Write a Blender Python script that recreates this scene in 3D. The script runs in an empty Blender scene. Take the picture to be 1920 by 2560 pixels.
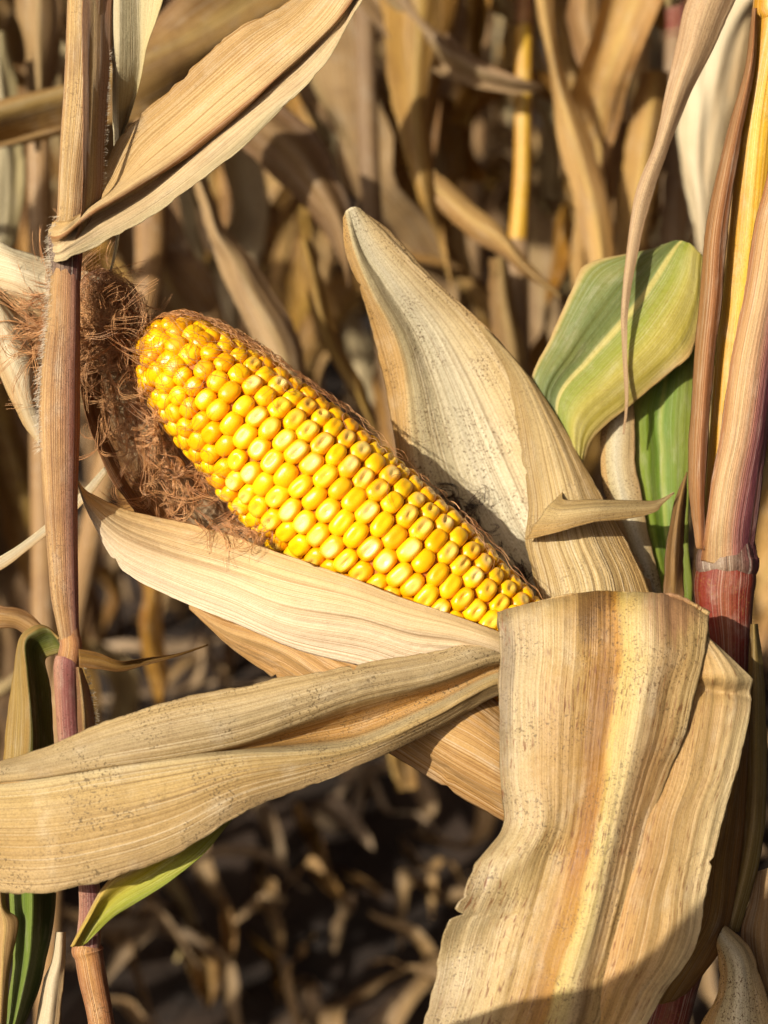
import bpy, math, random
import numpy as np
from mathutils import Matrix, Vector, Quaternion

# ------------------------------------------------------------------ camera, sky, sun, exposure
sc = bpy.context.scene
COL = sc.collection
PITCH = math.radians(22.0)
CAMP = np.array([0.0, 0.0, 1.02])
cam_d = bpy.data.cameras.new('camera')
cam_d.sensor_fit = 'VERTICAL'
cam_d.sensor_height = 36.0
cam_d.lens = 18.0 / math.tan(math.radians(20.0))
cam_d.clip_start = 0.01
cam_d.clip_end = 400.0
cam = bpy.data.objects.new('camera', cam_d)
COL.objects.link(cam)
cam.location = CAMP
cam.rotation_euler = (math.pi / 2 - PITCH, 0, 0)
sc.camera = cam

# one unit of the layout grid is 0.125 mm at the ear, 1920 x 2560 units across the frame there
S = 0.000125
D0 = 1280.0 / math.tan(math.radians(20.0))
RT = np.array([1.0, 0, 0])
UP = np.array([0, math.sin(PITCH), math.cos(PITCH)])
FW = np.array([0, math.cos(PITCH), -math.sin(PITCH)])
cam_d.dof.use_dof = True
cam_d.dof.focus_distance = (D0 - 130) * S
cam_d.dof.aperture_fstop = 9.5

SUN_CAM = (-0.54, 0.22, 0.81)
sv = SUN_CAM[0] * RT + SUN_CAM[1] * UP - SUN_CAM[2] * FW
sv = sv / np.linalg.norm(sv)
world = bpy.data.worlds.new('World')
sc.world = world
world.use_nodes = True
wn = world.node_tree
bg = wn.nodes['Background']
sky = wn.nodes.new('ShaderNodeTexSky')
sky.sky_type = 'NISHITA'
sky.sun_disc = False
sky.sun_elevation = math.asin(sv[2])
sky.sun_rotation = math.atan2(sv[0], sv[1])
sky.dust_density = 10.0
sky.air_density = 0.35
sky.ozone_density = 0.0
wn.links.new(sky.outputs[0], bg.inputs[0])
bg.inputs[1].default_value = 0.05
sun_d = bpy.data.lights.new('sun', 'SUN')
sun_d.energy = 5.0
sun_d.angle = math.radians(0.5)
sun_d.color = (1.0, 0.925, 0.78)
sun = bpy.data.objects.new('sun', sun_d)
COL.objects.link(sun)
sun.rotation_euler = Vector(sv).to_track_quat('Z', 'Y').to_euler()
sun.location = (-2, -3, 4)

sc.view_settings.view_transform = 'Standard'
sc.view_settings.look = 'None'
sc.view_settings.exposure = 0.45
sc.view_settings.gamma = 1.0
sc.view_settings.use_curve_mapping = False
sc.render.engine = 'CYCLES'
sc.cycles.use_denoising = True
sc.cycles.denoising_prefilter = 'ACCURATE'
sc.cycles.max_bounces = 8
sc.cycles.diffuse_bounces = 4
sc.cycles.transmission_bounces = 4
sc.cycles.use_adaptive_sampling = True

# ------------------------------------------------------------------ helpers
rnd = random.Random(7)

def P(a):
    """layout point (x, y, depth) -> world; x, y as seen in the frame, depth in grid units beyond the ear plane"""
    a = np.asarray(a, float)
    d = D0 + a[..., 2]
    X = (a[..., 0] - 960) * d / D0
    Y = (1280 - a[..., 1]) * d / D0
    return CAMP + S * (X[..., None] * RT + Y[..., None] * UP + d[..., None] * FW)

def M(a):
    """the same without perspective (true lengths around the ear plane)"""
    a = np.asarray(a, float)
    d = D0 + a[..., 2]
    return CAMP + S * ((a[..., 0] - 960)[..., None] * RT + (1280 - a[..., 1])[..., None] * UP + d[..., None] * FW)

def MV(v):
    v = np.asarray(v, float)
    return v[..., 0:1] * RT - v[..., 1:2] * UP + v[..., 2:3] * FW

def _h(i, j, seed):
    v = np.sin(i * 127.1 + j * 311.7 + seed * 74.7) * 43758.5453
    return v - np.floor(v)

def vnoise(x, y, seed=0):
    x = np.asarray(x, float); y = np.asarray(y, float)
    xi = np.floor(x); yi = np.floor(y)
    fx = x - xi; fy = y - yi
    fx = fx * fx * (3 - 2 * fx); fy = fy * fy * (3 - 2 * fy)
    a = _h(xi, yi, seed); b = _h(xi + 1, yi, seed); c = _h(xi, yi + 1, seed); d = _h(xi + 1, yi + 1, seed)
    return (a + (b - a) * fx + (c - a) * fy + (a - b - c + d) * fx * fy) * 2 - 1

def crom(C, t):
    """Catmull-Rom through control array C (n, ...) at parameters t in [0, n-1]"""
    C = np.asarray(C, float); n = len(C)
    i = np.clip(np.floor(t).astype(int), 0, n - 2)
    f = (t - i).reshape((-1,) + (1,) * (C.ndim - 1))
    E = np.concatenate([[2 * C[0] - C[1]], C, [2 * C[-1] - C[-2]]])
    p0, p1, p2, p3 = E[i], E[i + 1], E[i + 2], E[i + 3]
    return 0.5 * (2 * p1 + (p2 - p0) * f + (2 * p0 - 5 * p1 + 4 * p2 - p3) * f ** 2 + (3 * p1 - p0 - 3 * p2 + p3) * f ** 3)

def link(name, me, parent=None, mat=None):
    o = bpy.data.objects.new(name, me)
    COL.objects.link(o)
    if mat is not None and me is not None and len(me.materials) == 0:
        me.materials.append(mat)
    if parent is not None:
        o.parent = parent
        o.matrix_parent_inverse = PINV.get(parent.name, Matrix())
    return o

PINV = {}

def empty(name, loc, label, cat, group=None):
    o = bpy.data.objects.new(name, None)
    COL.objects.link(o)
    o.location = loc
    o.empty_display_size = 0.02
    PINV[o.name] = Matrix.Translation(Vector(loc)).inverted()
    o['label'] = label; o['category'] = cat
    if group:
        o['group'] = group
    return o

def grid_mesh(name, G, uv, smooth=True, closed=False):
    nv, nu = G.shape[:2]
    me = bpy.data.meshes.new(name)
    idx = np.arange(nv * nu).reshape(nv, nu)
    q = np.stack([idx[:-1, :-1], idx[:-1, 1:], idx[1:, 1:], idx[1:, :-1]], -1).reshape(-1, 4)
    me.from_pydata(G.reshape(-1, 3).tolist(), [], q.tolist())
    ul = me.uv_layers.new(name='UVMap')
    ul.data.foreach_set('uv', uv.reshape(-1, 2)[q.reshape(-1)].astype(np.float32).ravel())
    me.polygons.foreach_set('use_smooth', np.full(len(q), smooth))
    me.update()
    return me

def normals(G):
    dv = np.gradient(G, axis=0); du = np.gradient(G, axis=1)
    n = np.cross(du, dv)
    return n / (np.linalg.norm(n, axis=-1, keepdims=True) + 1e-12)

def patch(name, rows, parent, mat, nu=34, nv=90, wr=4.0, wf=(5, 0.5), ridge=0.0, ridgen=30, edge=0.0, thick=1.3, seed=0, ripple=0.0, label=None, space=P, tear=0):
    """a leaf through a net of control points; rows run along the leaf, columns across it"""
    C = np.array(rows, float)
    nr, nc = C.shape[:2]
    # arc-length parameter along the leaf
    mid = C[:, nc // 2]
    cum = np.concatenate([[0], np.cumsum(np.linalg.norm(np.diff(mid, axis=0), axis=1) + 1e-6)])
    dense = crom(C, np.linspace(0, nr - 1, nv))
    tt = np.linspace(0, nr - 1, nv)
    vlen = np.interp(tt, np.arange(nr), cum) / 100.0
    u = np.linspace(0, 1, nu)
    el = edge * (0.5 + 0.5 * vnoise(vlen * 1.3, 0 * vlen, seed + 3) + 0.35 * vnoise(vlen * 5, 0 * vlen, seed + 4))
    er = edge * (0.5 + 0.5 * vnoise(vlen * 1.3, 0 * vlen + 9, seed + 5) + 0.35 * vnoise(vlen * 5, 0 * vlen, seed + 6))
    for q in range(tear):
        for arr, sd_ in ((el, seed + 31 + q), (er, seed + 77 + q)):
            c_ = float(_h(np.float64(q), 3.0, sd_)) * vlen[-1]; dep = 4 + 16 * float(_h(np.float64(q), 5.0, sd_)) ** 2; wd = .04 + .12 * float(_h(np.float64(q), 9.0, sd_))
            arr += dep * np.clip(1 - np.abs(vlen - c_) / wd, 0, 1) ** 1.5
    wid = np.linalg.norm(dense[:, -1, :2] - dense[:, 0, :2], axis=1) + 20
    U = u[None, :] + (el / wid)[:, None] * (1 - u)[None, :] ** 3 - (er / wid)[:, None] * (u[None, :]) ** 3
    U = np.clip(U, 0, 1)
    G = np.empty((nv, nu, 3))
    for i in range(nv):
        G[i] = crom(dense[i], U[i] * (nc - 1))
    uu = np.broadcast_to(u[None, :], (nv, nu)); vv = np.broadcast_to(vlen[:, None], (nv, nu))
    taper = np.clip(wid / 200, 0.1, 1)[:, None]
    disp = wr * vnoise(uu * wf[0], vv * wf[1], seed) + 0.5 * wr * vnoise(uu * wf[0] * 2.3, vv * wf[1] * 1.7, seed + 1)
    disp = disp * taper
    if ridge:
        disp = disp + ridge * taper * (1.1 * vnoise(uu * ridgen * 1.5, vv * 0.12, seed + 2) + .6 * vnoise(uu * ridgen * .6, vv * 0.2, seed + 8))
    if ripple:
        eb = np.abs(uu * 2 - 1) ** 3
        disp = disp + ripple * eb * vnoise(vv * 0.9, (uu > .5) * 7.0, seed + 11)
    W = space(G)
    N = normals(W)
    W = W + N * (disp * S)[..., None]
    me = grid_mesh(name, W, np.stack([U, vv], -1))
    o = link(name, me, parent, mat)
    md = o.modifiers.new('solid', 'SOLIDIFY'); md.thickness = thick * S; md.offset = 0
    if label:
        o['label'] = label
    return o

def tube(name, pts, parent, mat, nseg=36, nper=9, rib=0.0, ribn=18, flat=0.85, space=P, wob=0.0, seed=0, label=None):
    """stalk through (y, x_left, x_right, depth) rows"""
    A = np.array([[(p[1] + p[2]) / 2, p[0], p[3], (p[2] - p[1]) / 2] for p in pts], float)
    n = (len(A) - 1) * nper + 1
    D = crom(A, np.linspace(0, len(A) - 1, n))
    ctr = space(D[:, :3])
    rad = D[:, 3] * S * (D0 + D[:, 2]) / D0
    T = np.gradient(ctr, axis=0); T /= np.linalg.norm(T, axis=1, keepdims=True)
    side = RT[None] - (T @ RT)[:, None] * T
    side /= np.linalg.norm(side, axis=1, keepdims=True)
    back = np.cross(T, side)
    back *= np.sign(back @ FW)[:, None]
    th = np.linspace(0, 2 * math.pi, nseg + 1)
    cum = np.concatenate([[0], np.cumsum(np.linalg.norm(np.diff(ctr, axis=0), axis=1))]) / S / 100
    uu = np.broadcast_to((th / (2 * math.pi))[None], (n, nseg + 1)); vv = np.broadcast_to(cum[:, None], (n, nseg + 1))
    k = 1 + rib * np.sin(th * ribn)[None] * 0.5 + wob * vnoise(np.cos(th)[None] * 1.5 + 5, np.broadcast_to(cum[:, None], (n, 1)) * 0.7 + np.sin(th)[None], seed)
    # u = 0.5 faces the camera, u = 0.25 left, u = 0.75 right
    G = ctr[:, None] + (rad[:, None] * k)[..., None] * (-np.sin(th)[None, :, None] * side[:, None] + flat * np.cos(th)[None, :, None] * back[:, None])
    me = grid_mesh(name, G, np.stack([uu, vv], -1))
    o = link(name, me, parent, mat)
    if label:
        o['label'] = label
    return o

def strands_mesh(name, paths, rad, parent, mat, sides=3):
    """many thin fibres (list of (k,3) world polylines) as one mesh"""
    V = []; Fc = []; uvs = []; off = 0
    ang = np.arange(sides) * 2 * math.pi / sides
    for p in paths:
        k = len(p)
        T = np.gradient(p, axis=0); T /= (np.linalg.norm(T, axis=1, keepdims=True) + 1e-12)
        ref = np.array([0.3, 0.5, 0.81])
        a = np.cross(T, ref); a /= (np.linalg.norm(a, axis=1, keepdims=True) + 1e-12)
        b = np.cross(T, a)
        r = rad * np.linspace(1.0, 0.55, k)
        ring = p[:, None] + r[:, None, None] * (np.cos(ang)[None, :, None] * a[:, None] + np.sin(ang)[None, :, None] * b[:, None])
        V.append(ring.reshape(-1, 3))
        i = np.arange(k - 1)[:, None] * sides; j = np.arange(sides)[None]; j2 = (j + 1) % sides
        Fc.append(np.stack([i + j, i + j2, i + sides + j2, i + sides + j], -1).reshape(-1, 4) + off)
        off += k * sides
    V = np.concatenate(V); Fc = np.concatenate(Fc)
    me = bpy.data.meshes.new(name)
    me.vertices.add(len(V)); me.vertices.foreach_set('co', V.astype(np.float32).ravel())
    me.loops.add(Fc.size); me.loops.foreach_set('vertex_index', Fc.astype(np.int32).ravel())
    me.polygons.add(len(Fc)); me.polygons.foreach_set('loop_start', np.arange(len(Fc), dtype=np.int32) * 4)
    me.polygons.foreach_set('use_smooth', np.ones(len(Fc), bool))
    me.update(calc_edges=True); me.validate()
    o = link(name, me, parent, mat)
    o['kind'] = 'stuff'
    return o

# ------------------------------------------------------------------ materials
def lin(c, k=1.0):
    r = []
    for v in c:
        v = v / 255.0
        r.append((v / 12.92 if v <= 0.04045 else ((v + 0.055) / 1.055) ** 2.4) * k)
    return (r[0], r[1], r[2], 1.0)

class NT:
    def __init__(s, name):
        s.m = bpy.data.materials.new(name); s.m.use_nodes = True
        s.t = s.m.node_tree; s.n = s.t.nodes; s.b = s.n['Principled BSDF']; s.out = s.n['Material Output']
    def node(s, typ, **kw):
        x = s.n.new(typ)
        for k, v in kw.items():
            setattr(x, k, v)
        return x
    def set(s, sock, v):
        if isinstance(v, bpy.types.NodeSocket):
            s.t.links.new(v, sock)
        else:
            sock.default_value = v
    def math(s, op, a, b=0.0, c=None, clamp=False):
        x = s.node('ShaderNodeMath', operation=op); x.use_clamp = clamp
        s.set(x.inputs[0], a); s.set(x.inputs[1], b)
        if c is not None:
            s.set(x.inputs[2], c)
        return x.outputs[0]
    def mix(s, f, a, b, blend='MIX'):
        x = s.node('ShaderNodeMix', data_type='RGBA', blend_type=blend)
        s.set(x.inputs[0], f); s.set(x.inputs[6], a); s.set(x.inputs[7], b)
        return x.outputs[2]
    def xyz(s, x, y, z):
        n = s.node('ShaderNodeCombineXYZ'); s.set(n.inputs[0], x); s.set(n.inputs[1], y); s.set(n.inputs[2], z)
        return n.outputs[0]
    def noise(s, vec, scale=1.0, detail=3.0, rough=0.55, dist=0.0):
        n = s.node('ShaderNodeTexNoise'); s.set(n.inputs['Vector'], vec)
        n.inputs['Scale'].default_value = scale; n.inputs['Detail'].default_value = detail
        n.inputs['Roughness'].default_value = rough; n.inputs['Distortion'].default_value = dist
        return n.outputs[0]
    def ramp(s, f, stops, interp='LINEAR'):
        n = s.node('ShaderNodeValToRGB'); s.set(n.inputs[0], f)
        e = n.color_ramp.elements; n.color_ramp.interpolation = interp
        while len(e) > 1:
            e.remove(e[-1])
        e[0].position, e[0].color = stops[0]
        for p, c in stops[1:]:
            x = e.new(p); x.color = c
        return n.outputs[0]
    def step(s, f, lo, hi):
        n = s.node('ShaderNodeMapRange', interpolation_type='SMOOTHSTEP')
        s.set(n.inputs[0], f); n.inputs[1].default_value = lo; n.inputs[2].default_value = hi
        return n.outputs[0]

def leaf_mat(name, ramp, vein=55, streak=0.4, blotch=0.3, streakcol=(120, 80, 40), spots=0.0, spotcol=(60, 42, 25), dash=0.0,
             dashcol=(135, 80, 35), tr=0.18, rough=0.62, bump=0.5, seed=0.0, k=0.72, vary=0.0, wob=0.03, spec=0.3, edgecol=None, purple=None, stains=()):
    n = NT(name)
    uvn = n.node('ShaderNodeUVMap'); uvn.uv_map = 'UVMap'
    sp = n.node('ShaderNodeSeparateXYZ'); n.set(sp.inputs[0], uvn.outputs[0])
    u, v = sp.outputs[0], sp.outputs[1]
    obj = n.node('ShaderNodeObjectInfo')
    sd = n.math('MULTIPLY_ADD', obj.outputs['Random'], 37.0, seed) if vary > 0 else seed
    # broad colour across the leaf, wandering along it
    w = n.noise(n.xyz(n.math('MULTIPLY', u, 5.0), n.math('MULTIPLY', v, 0.35), sd), 1.0, 2.0)
    uw = n.math('ADD', u, n.math('MULTIPLY', n.math('SUBTRACT', w, 0.5), wob * 4))
    ramp = [(p, (c[0], c[1] * 1.0, c[2] * .975)) for p, c in ramp]
    col = n.ramp(uw, [(p, lin(c, k)) for p, c in ramp])
    # large blotches
    bl = n.noise(n.xyz(n.math('MULTIPLY', u, 3.0), n.math('MULTIPLY', v, 0.55), n.math('ADD', sd, 5.0)), 1.0, 4.0, 0.6)
    blf = n.math('MULTIPLY', n.step(bl, 0.42, 0.75), blotch)
    col = n.mix(blf, col, lin(streakcol, k))
    bl2 = n.noise(n.xyz(n.math('MULTIPLY', u, 7.0), n.math('MULTIPLY', v, 0.9), n.math('ADD', sd, 15.0)), 1.0, 4.0, 0.6)
    col = n.mix(n.math('MULTIPLY', n.step(bl2, 0.5, 0.8), 0.28), col, lin((250, 238, 210), k), 'SCREEN' if False else 'MIX')
    # fibre streaks along the leaf
    st = n.noise(n.xyz(n.math('MULTIPLY', u, vein * 1.5), n.math('MULTIPLY', v, 0.16), n.math('ADD', sd, 2.0)), 1.0, 4.0, 0.65)
    col = n.mix(n.math('MULTIPLY', n.step(st, 0.44, 0.76), streak * 0.75), col, lin(streakcol, k))
    st2 = n.noise(n.xyz(n.math('MULTIPLY', u, vein * 3.0), n.math('MULTIPLY', v, 0.07), n.math('ADD', sd, 8.0)), 1.0, 2.0, 0.6)
    col = n.mix(n.math('MULTIPLY', n.step(st2, 0.5, 0.68), min(1.0, streak * 1.25)), col, lin([c * 0.85 for c in streakcol], k))
    col = n.mix(n.math('MULTIPLY', n.step(st2, 0.48, 0.3), streak * 0.7), col, lin((255, 244, 220), k))
    for (su, sv_, ru, rv, sc_, sa) in stains:
        du = n.math('DIVIDE', n.math('SUBTRACT', uw, su), ru); dv = n.math('DIVIDE', n.math('SUBTRACT', v, sv_), rv)
        dd = n.math('ADD', n.math('MULTIPLY', du, du), n.math('MULTIPLY', dv, dv))
        dd = n.math('ADD', dd, n.math('MULTIPLY', n.math('SUBTRACT', n.math('ADD', st, bl), 1.0), 3.0))
        col = n.mix(n.math('MULTIPLY', n.step(dd, 1.1, 0.1), sa), col, lin(sc_, k))
    if purple:
        pc, p0, p1, amt = purple
        pm = n.math('MULTIPLY', n.step(uw, p0, p1), n.math('MULTIPLY', n.step(st, 0.3, 0.55), amt))
        col = n.mix(pm, col, lin(pc, k))
    tc = n.node('ShaderNodeTexCoord')
    ob = n.node('ShaderNodeVectorMath', operation='ADD'); n.set(ob.inputs[0], tc.outputs['Object']); n.set(ob.inputs[1], (seed * 0.37, seed * 0.11, 0))
    gr = n.noise(ob.outputs[0], 2300.0, 3.0, 0.7)
    col = n.mix(n.math('MULTIPLY', n.step(gr, 0.42, 0.7), 0.22), col, n.mix(1.0, col, lin(streakcol, 1.0), 'MULTIPLY'))
    wr_ = n.noise(ob.outputs[0], 240.0, 3.0, 0.6)
    if spots > 0:
        s1 = n.noise(ob.outputs[0], 1500.0, 1.5, 0.5)
        sm = n.noise(ob.outputs[0], 70.0, 2.0, 0.5)
        f = n.math('MULTIPLY', n.step(s1, 0.585, 0.65), n.step(sm, 0.42, 0.6))
        s2 = n.noise(ob.outputs[0], 620.0, 2.5, 0.6)
        f2 = n.math('MULTIPLY', n.step(s2, 0.64, 0.70), n.step(sm, 0.46, 0.62))
        f = n.math('MAXIMUM', f, f2)
        col = n.mix(n.math('MULTIPLY', f, spots), col, lin(spotcol, k))
        # grey mildew grain
        s3 = n.noise(ob.outputs[0], 2600.0, 2.0, 0.6)
        col = n.mix(n.math('MULTIPLY', n.step(s3, 0.5, 0.66), spots * 0.4), col, lin(spotcol, k))
    if dash > 0:
        d1 = n.noise(n.xyz(n.math('MULTIPLY', u, vein * 1.6), n.math('MULTIPLY', v, 2.2), n.math('ADD', sd, 21.0)), 1.0, 1.0, 0.5)
        dm = n.noise(n.xyz(n.math('MULTIPLY', u, 3.0), n.math('MULTIPLY', v, 0.5), n.math('ADD', sd, 31.0)), 1.0, 2.0)
        f = n.math('MULTIPLY', n.step(d1, 0.60, 0.67), n.step(dm, 0.42, 0.58))
        col = n.mix(n.math('MULTIPLY', f, dash), col, lin(dashcol, k))
    if edgecol:
        ed = n.math('ABSOLUTE', n.math('SUBTRACT', uw, 0.5))
        col = n.mix(n.math('MULTIPLY', n.step(ed, 0.43, 0.5), 0.8), col, lin(edgecol, k))
    if vary > 0:
        hs = n.node('ShaderNodeHueSaturation'); n.set(hs.inputs['Color'], col)
        n.set(hs.inputs['Value'], n.math('MULTIPLY_ADD', obj.outputs['Random'], vary, 1.0 - vary * 0.6))
        r2 = n.math('FRACT', n.math('MULTIPLY', obj.outputs['Random'], 17.3))
        n.set(hs.inputs['Saturation'], n.math('MULTIPLY_ADD', r2, 0.3, 0.85))
        col = hs.outputs[0]
    n.set(n.b.inputs['Base Color'], col)
    n.set(n.b.inputs['Roughness'], n.math('MULTIPLY_ADD', st, 0.3, rough - 0.15))
    n.b.inputs['Specular IOR Level'].default_value = spec
    if bump > 0:
        h = n.math('ADD', n.math('SUBTRACT', n.math('MULTIPLY', st, 0.4), n.math('MULTIPLY', st2, 1.1)), n.math('MULTIPLY', wr_, 1.6))
        bp = n.node('ShaderNodeBump'); bp.inputs['Strength'].default_value = bump; bp.inputs['Distance'].default_value = 0.0006
        n.set(bp.inputs['Height'], h); n.set(n.b.inputs['Normal'], bp.outputs[0])
    if tr > 0:
        tl = n.node('ShaderNodeBsdfTranslucent')
        n.set(tl.inputs[0], n.mix(0.3, col, lin((235, 180, 110), k), 'MULTIPLY'))
        ms = n.node('ShaderNodeMixShader'); ms.inputs[0].default_value = tr
        n.t.links.new(n.b.outputs[0], ms.inputs[1]); n.t.links.new(tl.outputs[0], ms.inputs[2])
        n.t.links.new(ms.outputs[0], n.out.inputs[0])
    return n.m

TAN = (214, 180, 122); PALE = (236, 217, 176); CREAM = (240, 226, 192); GOLD = (206, 160, 88); BROWN = (150, 104, 58); GREY = (190, 170, 130)

m_top_leaf = leaf_mat('tan_blade', [(0, (204, 162, 100)), (.2, (224, 186, 126)), (.38, (236, 204, 150)), (.42, (176, 120, 70)), (.52, (206, 164, 110)), (.62, (240, 210, 162)), (.85, (238, 212, 168)), (1, (222, 206, 160))],
                      vein=60, streak=.42, streakcol=(160, 112, 62), blotch=.3, spots=.12, tr=.2, seed=1)
m_husk_front = leaf_mat('peach_husk', [(0, (226, 190, 130)), (.3, (236, 208, 160)), (.7, (246, 222, 188)), (1, (248, 226, 198))], vein=46, streak=.5,
                        streakcol=(184, 136, 82), blotch=.12, tr=.18, seed=2, bump=.55, k=.82)
m_husk_back = leaf_mat('spotted_pale_husk', [(0, (206, 162, 98)), (.18, (214, 174, 112)), (.23, (214, 196, 150)), (.5, (232, 222, 194)), (.75, (222, 198, 150)), (1, (206, 166, 108))],
                       vein=48, streak=.42, streakcol=(150, 112, 64), blotch=.15, spots=.85, spotcol=(96, 68, 36), tr=.15, seed=3, k=.76)
m_husk_rib = leaf_mat('ribbed_tan_husk', [(0, (204, 172, 112)), (.5, (222, 194, 138)), (1, (206, 166, 100))], vein=34, streak=.6, streakcol=(134, 96, 50), blotch=.2,
                      spots=.4, spotcol=(96, 68, 36), tr=.15, seed=4, bump=.8)
m_husk_flag = leaf_mat('grey_tan_husk', [(0, (218, 188, 134)), (.2, (208, 184, 140)), (.33, (218, 186, 130)), (.4, (214, 162, 88)), (.55, (220, 168, 92)), (.62, (226, 206, 160)), (.72, (212, 180, 118)), (.85, (208, 172, 112)), (1, (206, 176, 128))],
                       vein=64, streak=.5, streakcol=(136, 100, 56), blotch=.3, spots=.8, spotcol=(104, 84, 54), tr=.15, seed=5, wob=.012)
m_husk_under = leaf_mat('brown_husk', [(0, (212, 160, 92)), (.5, (224, 180, 116)), (1, (214, 164, 100))], vein=36, streak=.5, streakcol=(150, 92, 44), blotch=.25, tr=.2, seed=6)
m_husk_inner = leaf_mat('inner_husk', [(0, (150, 100, 58)), (.3, (188, 140, 88)), (.55, (236, 214, 172)), (.7, (200, 150, 100)), (1, (170, 112, 66))], vein=40, streak=.5,
                        streakcol=(130, 80, 44), blotch=.4, tr=.2, seed=7)
m_cream = leaf_mat('cream_husk', [(0, (240, 226, 190)), (.5, (244, 230, 198)), (1, (226, 190, 132))], vein=26, streak=.4, streakcol=(196, 140, 80), blotch=.25, tr=.2, seed=8, k=.68)
m_front = leaf_mat('striped_front_blade', [(0, (186, 162, 118)), (.08, (216, 192, 146)), (.25, (222, 190, 130)), (.38, (212, 170, 100)), (.47, (196, 142, 60)), (.545, (204, 146, 44)), (.58, (228, 200, 116)),
                   (.67, (230, 204, 138)), (.72, (226, 194, 142)), (.80, (206, 166, 112)), (.9, (218, 180, 116)), (1, (224, 192, 134))],
                   vein=64, streak=.22, streakcol=(166, 120, 66), blotch=.25, spots=.65, spotcol=(90, 60, 28), dash=.9, dashcol=(140, 88, 44), k=.63, tr=.12, seed=9, wob=.02, spec=.45, rough=.5,
                   stains=((.42, 2.5, .18, 1.2, (104, 68, 36), .75), (.80, 2.5, .14, 1.1, (170, 112, 88), .5), (.48, 5.4, .07, 2.4, (156, 108, 44), .7), (.5, 8.4, .06, 2.2, (178, 118, 26), .8), (.5, 11.0, .06, 1.4, (196, 142, 30), .7),
                           (.28, 6.4, .12, 2.5, (196, 150, 84), .5), (.9, 7.4, .14, 2.2, (170, 116, 66), .4), (.04, 4.5, .05, 4.0, (120, 100, 74), .6)))
m_front_torn = leaf_mat('pale_torn_blade', [(0, (206, 160, 104)), (.3, (214, 168, 100)), (.6, (224, 186, 124)), (1, (234, 210, 160))], vein=44, streak=.3, streakcol=(160, 106, 56), blotch=.3, dash=.85, dashcol=(138, 84, 44), spots=.3, tr=.12, seed=10, rough=.5, k=.66)
m_green = leaf_mat('green_blade', [(0, (228, 210, 160)), (.04, (206, 190, 120)), (.08, (134, 148, 82)), (.4, (124, 144, 86)), (.472, (130, 150, 84)), (.486, (226, 214, 132)), (.512, (226, 212, 130)), (.526, (150, 164, 64)), (.62, (160, 168, 64)), (.74, (200, 184, 80)), (.88, (196, 178, 78)), (.95, (210, 186, 104)), (1, (216, 180, 120))],
                   vein=60, streak=.34, streakcol=(160, 150, 58), blotch=.35, spots=.3, spotcol=(150, 112, 50), tr=.2, seed=11, wob=.012, k=.68, edgecol=(200, 160, 96), rough=.45, spec=.4)
m_green2 = leaf_mat('fresh_green_blade', [(0, (176, 170, 70)), (.2, (136, 160, 46)), (.45, (120, 156, 50)), (.5, (176, 190, 84)), (.6, (112, 148, 44)), (1, (150, 160, 50))],
                    vein=30, streak=.35, streakcol=(150, 150, 44), blotch=.3, tr=.3, seed=12, k=.72, rough=.5)
m_green3 = leaf_mat('yellowing_green_blade', [(0, (222, 180, 110)), (.22, (216, 186, 92)), (.4, (216, 192, 60)), (.6, (176, 176, 56)), (1, (142, 160, 54))], vein=26, streak=.35,
                    streakcol=(150, 120, 40), blotch=.2, tr=.25, seed=13, k=.8)
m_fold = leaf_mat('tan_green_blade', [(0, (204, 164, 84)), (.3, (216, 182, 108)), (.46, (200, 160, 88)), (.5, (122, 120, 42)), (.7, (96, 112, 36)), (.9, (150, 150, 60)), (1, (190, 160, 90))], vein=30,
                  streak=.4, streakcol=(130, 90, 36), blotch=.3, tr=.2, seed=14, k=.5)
m_foldgreen = leaf_mat('green_lower_blade', [(0, (150, 168, 66)), (.35, (128, 156, 52)), (.5, (150, 170, 70)), (.6, (84, 104, 34)), (.9, (74, 92, 30)), (1, (130, 120, 60))], vein=26,
                       streak=.3, streakcol=(90, 110, 34), blotch=.2, tr=.2, seed=15, k=.5)
m_dry = leaf_mat('dry_blade', [(0, (204, 160, 92)), (.4, (224, 180, 112)), (.5, (232, 194, 116)), (.6, (216, 172, 106)), (1, (196, 146, 84))], vein=30, streak=.4,
                 streakcol=(130, 84, 42), blotch=.5, spots=.2, tr=.2, seed=16, vary=.6, k=.6)
m_pale = leaf_mat('bleached_field_blade', [(0, (214, 190, 142)), (.5, (234, 214, 166)), (1, (210, 184, 134))], vein=30, streak=.35, streakcol=(150, 112, 66), blotch=.35, spots=.2, tr=.2, seed=36, vary=.5, k=.66)
m_olive = leaf_mat('olive_brown_blade', [(0, (150, 116, 60)), (.5, (176, 146, 76)), (1, (150, 130, 66))], vein=14, streak=.4, streakcol=(110, 76, 36), blotch=.4, tr=.15, seed=35, k=.6)
m_tip = leaf_mat('pinkish_tan_tip', [(0, (190, 152, 112)), (.5, (216, 184, 142)), (1, (196, 160, 120))], vein=20, streak=.4, streakcol=(150, 108, 74), blotch=.3, spots=.2, tr=.12, seed=33)
m_litter = leaf_mat('weathered_litter', [(0, (150, 120, 86)), (.5, (186, 154, 112)), (1, (150, 118, 82))], vein=14, streak=.4, streakcol=(100, 72, 46), blotch=.5, tr=.1, seed=34, vary=.6, k=.75)
m_dry_brown = leaf_mat('dry_brown_blade', [(0, (176, 128, 74)), (.5, (204, 158, 92)), (1, (168, 118, 66))], vein=30, streak=.4, streakcol=(116, 72, 34), blotch=.5, tr=.2, seed=17, vary=.5, k=.55)
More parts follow.
